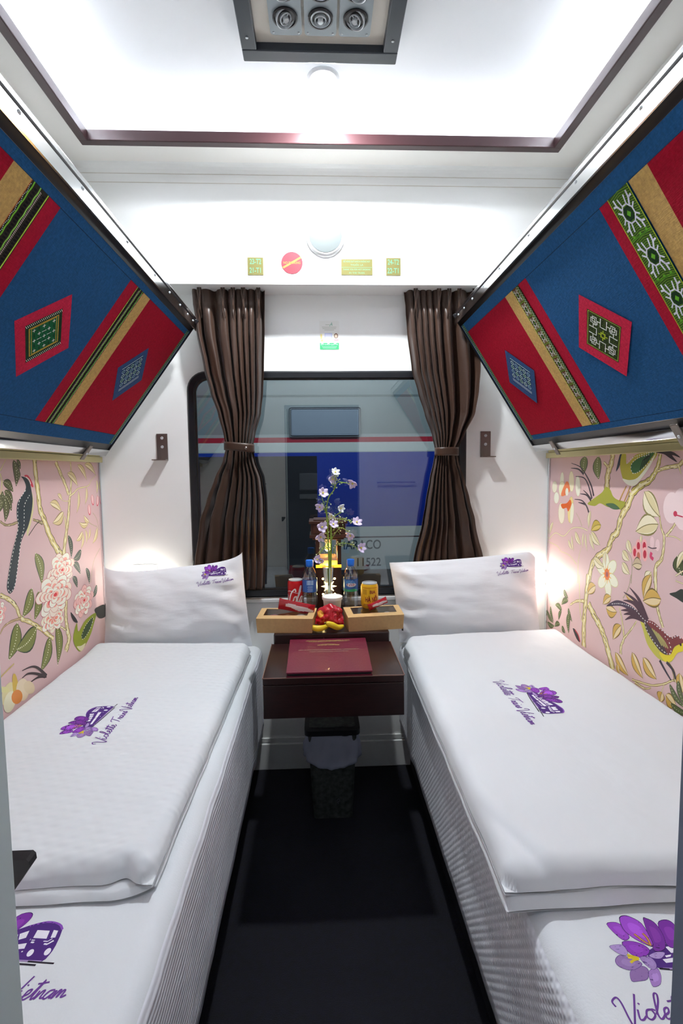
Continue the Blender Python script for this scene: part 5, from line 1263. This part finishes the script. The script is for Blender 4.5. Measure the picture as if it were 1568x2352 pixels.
mb.box((LX-h_, LY-h_+t, .752), (LX-h_+t, LY+h_-t, .922)); mb.box((LX+h_-t, LY-h_+t, .752), (LX+h_, LY+h_-t, .922)); mb.box((LX-h_, LY+h_-t, .752), (LX+h_, LY+h_, .922)); mb.out('lower_box', 'lantern', r)
mb = MB(); mb.box((LX-h_+t+.001, LY-h_+t+.001, .756), (LX+h_-t-.001, LY-h_+t+.004, .915)); mb.out('star_pane', 'star', r)
for dx in (-1, 1):
    for dz in (-1, 1):
        mb = MB(); mb.lathe([(.0042, 0), (.0042, .0008), (.0001, .0008)], (LX+dx*.024, LY-h_-.0002, cz+dz*.032), 12, 'y', cap=False); mb.out('light_hole', 'star', r)
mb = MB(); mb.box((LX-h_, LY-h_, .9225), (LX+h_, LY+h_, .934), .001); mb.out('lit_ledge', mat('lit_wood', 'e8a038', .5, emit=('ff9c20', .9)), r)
for dx in (-1, 1):
    for dy in (-1, 1):
        mb = MB(); x = LX+dx*(h_-.008); y = LY+dy*(h_-.008); mb.box((x-.008, y-.008, .9345), (x+.008, y+.008, 1.038), .001); mb.out('post', 'lantern', r)
mb = MB(); mb.box((LX-.064, LY-.060, 1.039), (LX+.064, LY+.060, 1.047), .002); mb.box((LX-.076, LY-.066, 1.047), (LX+.076, LY+.066, 1.060), .002); mb.box((LX-.070, LY-.062, 1.060), (LX+.070, LY+.062, 1.104), .002); mb.box((LX-.078, LY-.068, 1.104), (LX+.078, LY+.068, 1.116), .002)
mb.box((LX-.060, LY-.052, 1.116), (LX+.060, LY+.052, 1.121), .001); mb.out('roof', 'lantern', r)
for k in (-1, 0, 1):
    mb = MB(); mb.box((LX+k*.045-.016, LY-.0645, 1.066), (LX+k*.045+.016, LY-.0622, 1.098), .001); mb.out('roof_panel', 'lantern', r)
mb = MB(); mb.lathe([(.0001, 0), (.010, .003), (.013, .014), (.009, .026), (.004, .032)], (LX, LY+.01, .985), 20, cap=False); mb.out('bulb', 'amber', r, True)
ld = bpy.data.lights.new('lantern_lamp', 'POINT'); ld.energy = .35; ld.color = (1, .62, .22); ld.shadow_soft_size = .012; lo = bpy.data.objects.new('lamp', ld); COL.objects.link(lo); lo.parent = r; lo.location = Vector((LX, LY-.01, .965))-ORG[r.name]

# wrapped snacks
M['foilred'] = mat('red_foil', 'b80f24', .22, coat=.5); M['foilw'] = mat('white_foil', 'e8d8dc', .25, coat=.5); M['foily'] = mat('yellow_print', 'e8a438', .3, coat=.4)
r = thing('candy_packet', (.030, -.355, .745), 'crumpled shiny red candy packet between the two kraft boxes', 'packet')
mb = MB()
def cf(s, t):
    a = (s-.5)*2; b = (t-.5)*2
    x = .030+a*.047*(1-.12*b); z = .779+b*.034*(1-.25*abs(a)) + .010*(1-abs(a)); th = .018*(1-abs(a)**3)*(1-abs(b)**3)
    w = .010*noise.noise(Vector((a*2.2, b*2.2, 1)))+.008*abs(noise.noise(Vector((a*3.2, b*1.6+a, 7))))+.0016*abs(noise.noise(Vector((a*9, b*5, 2))))
    return Vector((x+w*.6, -.345+.022*(b+1)/2-th-w, z+w*.5))
mb.grid(cf, 60, 40)
o = mb.out('wrapper', ['foilred', 'foily', 'foilw'], r); 
for p in o.data.polygons:
    c = p.center+ORG[r.name]; p.use_smooth = False
    if (c.x-.000)**2+(c.z-.792)**2 < .011**2: p.material_index = 1
md = o.modifiers.new('t', 'SOLIDIFY'); md.thickness = .004; md.offset = 1
M4 = None
def sachet(lab, a, b, w, rot, mats):
    a, b = Vector(a), Vector(b); ax = (b-a).normalized(); L = (b-a).length; up = Vector((0, 0, 1)); sd = ax.cross(up).normalized(); up2 = sd.cross(ax)
    sd, up2 = sd*math.cos(rot)+up2*math.sin(rot), up2*math.cos(rot)-sd*math.sin(rot)
    r = thing('snack_sachet', tuple((a+b)/2), lab, 'packet', 'red stick sachets')
    mb = MB()
    def sf(s, t, g):
        e = (1-abs(2*t-1)**6); w2 = w*(1-.06*e); y = (2*s-1); th = .007*e*(1-y*y)
        wv = .0012*noise.noise(Vector((t*9, y*3, 4)))
        return a+ax*L*t+sd*(y*w2/2)+up2*(g*th+wv*e+(.0015*math.sin(s*40)*(1-e) if e < .5 else 0))
    mb.grid(lambda s, t: sf(s, t, 1), 40, 110); mb.grid(lambda s, t: sf(s, t, -1), 16, 40)
    o = mb.out('wrapper', mats, r)
    for p in o.data.polygons:
        c = p.center+ORG[r.name]-a; t = c.dot(ax)/L; y = c.dot(sd)/w
        if .20 < t < .97 and abs(y+.22*(t-.55)+.05*math.sin(t*14)) < .10+.12*math.sin(PI*min(1, max(0, (t-.2)/.78))): p.material_index = 1
    return r
sachet('long red and white sachet lying on the left kraft box', onY(640, 1386, -.315), onY(722, 1402, -.330), .046, 1.35, ['foilred', 'foilw'])
sachet('red and white sachet sloping against the yellow can on the right kraft box', onY(846, 1396, -.330), onY(888, 1377, -.318), .028, 1.35, ['foilred', 'foilw'])
# bananas
M['ban'] = mat('banana_yellow', 'e6c626', .5, mott=(30, .12)); M['bant'] = mat('banana_tip', '8a7a2c', .6)
for k, (pts, lab) in enumerate((([(715, 1440), (728, 1444), (742, 1445), (754, 1438)], 'small ripe banana with tip pointing left, below the red candy packet'), ([(748, 1431), (761, 1435), (775, 1442), (788, 1446)], 'small ripe banana beside the right kraft box, tip over the other banana'))):
    yy = [-.378, -.384, -.376, -.350] if k == 0 else [-.392, -.386, -.376, -.362]
    P3 = [onY(px, py, y) for (px, py), y in zip(pts, yy)]
    P3 = [Vector((p.x, p.y, max(.7505, p.z))) for p in P3]
    q_ = crom([tuple(p) for p in P3], 6); n_ = len(q_)
    rd = [.0040+.0070*math.sin(PI*min(1, (i/(n_-1))*1.0+.0)**.6*.92)**.8 if k == 0 else .0040+.0072*math.sin(PI*(min(1, i/(n_-1))**.75)*.95)**.8 for i in range(n_)]
    r = thing('banana', tuple(P3[1]), lab, 'banana', 'small bananas on the table shelf')
    mb = MB(); mb.tube(q_, rd, 12); mb.out('peel', 'ban', r, True)
    mb = MB(); mb.tube([P3[0]+(P3[0]-P3[1]).normalized()*.006, P3[0]], [.003, .0042], 8); mb.out('tip', 'bant', r)

# trash bin
r = thing('waste_bin', (.035, -.30, 0), 'black waste bin with patterned swing lid and a plastic liner, under the table', 'bin')
mb = MB()
def bn(s, t):
    q_ = rrect(-1, -1, 1, 1, .25, 6); i = int(s*len(q_)) % len(q_); k = .80+.20*t; x, y = q_[i]; return Vector((.035+x*.092*k, -.295+y*.062*k, .335*t))
mb.grid(bn, 28, 6, True); mb.b.faces.ensure_lookup_table()
mb.out('bucket', 'binlid', r)
mb = MB(); mb.prism([(.035+x, -.295+y, .336) for x, y in rrect(-.104, -.072, .104, .072, .022, 5)], (0, 0, .020)); ld_ = mb.out('lid_rim', 'dark', r)
mb = MB(); mb.prism([(.035+x, -.290+y, .3565) for x, y in rrect(-.086, -.052, .086, .052, .012, 5)], (0, 0, .004)); mb.out('swing_flap', 'binlid', r)
mb = MB()
def bg(s, t):
    a = 2*PI*s; x, y = math.cos(a), math.sin(a); m_ = (abs(x)**4+abs(y)**4)**.25; w = 1+.06*noise.noise(Vector((x*3, y*3, t*3)))+.04*math.sin(a*17+t*4)*t
    dip = .04*max(0, math.cos(a+PI/2))**3*t
    return Vector((.035+x/m_*(.097+.012*t)*w, -.295+y/m_*(.066+.012*t)*w, .334-.085*t-dip+.008*noise.noise(Vector((x*5, y*5, 2)))))
mb.grid(bg, 90, 12, True); o = mb.out('liner', 'bag', r); md = o.modifiers.new('t', 'SOLIDIFY'); md.thickness = .0008
P = Paint(lambda u, v, h: Vector((u, -.352-h, v)), h0=.0022)
P.line(crom([(.048, .075), (.056, .082), (.060, .074), (.052, .070), (.056, .062)], 4), .003, '5c5c66'); P.out('printed_mark', 'print', r)

# ================================================================ DOORWAY
r = thing('door_1', (DX0, -1.82, 0), None, None); r['kind'] = 'structure'
mb = MB(); mb.box((DX0-.42, -1.868, .01), (DX0+.0005, -1.838, 1.79), .004); mb.out('leaf', 'doorgrey', r)
mb = MB(); mb.prism([(-.295, -1.738, .968), (-.270, -1.738, .968), (-.2675, -1.738, .9655), (-.267, -1.738, .960), (-.283, -1.738, .937), (-.287, -1.738, .933), (-.295, -1.738, .933)], (0, -.012, 0)); mb.out('handle', 'dark', r)
mb = MB(); mb.box((DX0-.004, YD-.036, 0), (DX0+.001, YD+.002, DZ), .001); struct('trim_7', mb, 'doorgrey')
mb = MB(); mb.box((DX1-.001, YD-.036, 0), (DX1+.004, YD+.002, DZ), .001); struct('trim_8', mb, 'jambgrey')
# what the window glass mirrors from behind the photographer
r = thing('corridor_notice', (-.12, -3.19, 1.15), 'pale notice frame on the corridor wall, mirrored in the window glass', 'notice')
mb = MB(); mb.box((-.21, -3.199, 1.12), (-.02, -3.18, 1.30), .01); mb.out('board', 'plasticw', r)
mb = MB(); mb.box((-.21, -3.199, 1.03), (-.02, -3.17, 1.08), .004); mb.out('tray', 'plasticw', r)
for k, x in enumerate((-.56, .60)):
    r = thing('grab_bar', (x, YD, 1.22), 'thin steel grab bar on the door wall %s of the doorway' % ('left' if k == 0 else 'right'), 'rail', 'grab bars')
    mb = MB(); mb.tube([(x-.15, YD+.035, 1.225), (x+.15, YD+.035, 1.225)], .006, 10); mb.out('bar', 'chrome', r)
    for dx in (-.13, .13):
        mb = MB(); mb.tube([(x+dx, YD+.0035, 1.225), (x+dx, YD+.030, 1.225)], .005, 8); mb.out('standoff', 'chrome', r)

# ================================================================ OUTSIDE THE WINDOW
mb = MB(); mb.box((-7, .3, -1.0), (7, 2.4, -.9)); struct('ground_outside', mb, 'outdark')
r = thing('railway_carriage', (0, 2.6, -.6), 'white and blue railway carriage with a red stripe outside the window', 'carriage')
P = Paint(lambda u, v, h: Vector((u, 2.6-h, v)), h0=.0005, eps=1e-4)
P.rect(-6, -.5, 6, 3.0, '9aa3a6')
P.rect(-6, 1.66, 6, 3.0, '7c868a'); P.rect(-6, 1.585, 6, 1.632, 'a02438'); P.rect(-6, 1.50, 6, 1.585, 'c0c8c8'); P.rect(-6, .795, 6, 1.492, '0a2e9a'); P.rect(-6, .3, 6, .795, 'b4bcbc'); P.rect(-6, .688, 6, .700, '3c2c38')
P.rect(-6, -.5, 6, .385, '30343a')
P.rect(-4, .50, -.02, 1.46, '0c0e14'); P.rect(-4, .385, -.02, .5, '1c2026')
P.text('HARACO', (.372, .618), .088, '2c3c48', .40, bold=.012); P.text('11522', (.452, .452), .080, '2c3c48', .225, bold=.012); P.rect(1.02, .565, 1.06, .67, '1c2a60')
P.rect(-6, 2.0, 6, 2.02, '5c666a'); 
P.out('livery', 'train', r)
mb = MB(); mb.box((-6, 2.602, -.5), (6, 5.2, 3.0), .05); mb.out('body', 'outdark', r)
for x in (-1.55, .06, 1.65):
    mb = MB(); mb.box((x-.33, 2.585, 1.635), (x+.33, 2.5985, 1.905), .02); f_ = mb.out('window_frame', 'corridor', r)
    mb = MB(); mb.box((x-.31, 2.580, 1.65), (x+.31, 2.5845, 1.89), .01); mb.out('window_pane', 'jambgrey', f_)
al = bpy.data.lights.new('outside_fill_lamp', 'AREA'); al.shape = 'RECTANGLE'; al.size = 2.2; al.size_y = .12; al.energy = 22; al.color = (.93, .97, 1)  # made-up lamp out of view, added to light the carriage outside
r = thing('outside_fill_lamp', (.2, 1.25, 3.1), 'added fill lamp out of view above the gap between the two trains', 'light')
mb = MB(); mb.box((-.95, 1.17, 3.1), (1.35, 1.33, 3.16), .01); mb.out('housing', 'plasticw', r)
lo = bpy.data.objects.new('lamp', al); COL.objects.link(lo); lo.parent = r; lo.location = (0, 0, -.01); lo.rotation_euler = (.55, 0, 0)
# unseen corridor ceiling light, added to brighten the near ends of the beds
mb = MB(); mb.box((-1.35, 1.22, 3.12), (-.951, 1.28, 3.15), .004); mb.box((-1.41, 1.21, -.899), (-1.351, 1.29, 3.15), .004); mb.out('mast', 'jambgrey', r)  # arm and mast invented to hold up the added outside lamp
r = thing('corridor_fill', (0, -2.8, 2.6), 'unseen fill light added at the corridor ceiling behind the doorway', 'light')
mb = MB(); mb.box((-.6, -2.72, 2.585), (.6, -2.52, 2.599), .003); mb.out('diffuser', emis('corridor_fill_glow', 'e6ecff', 3.0), r)
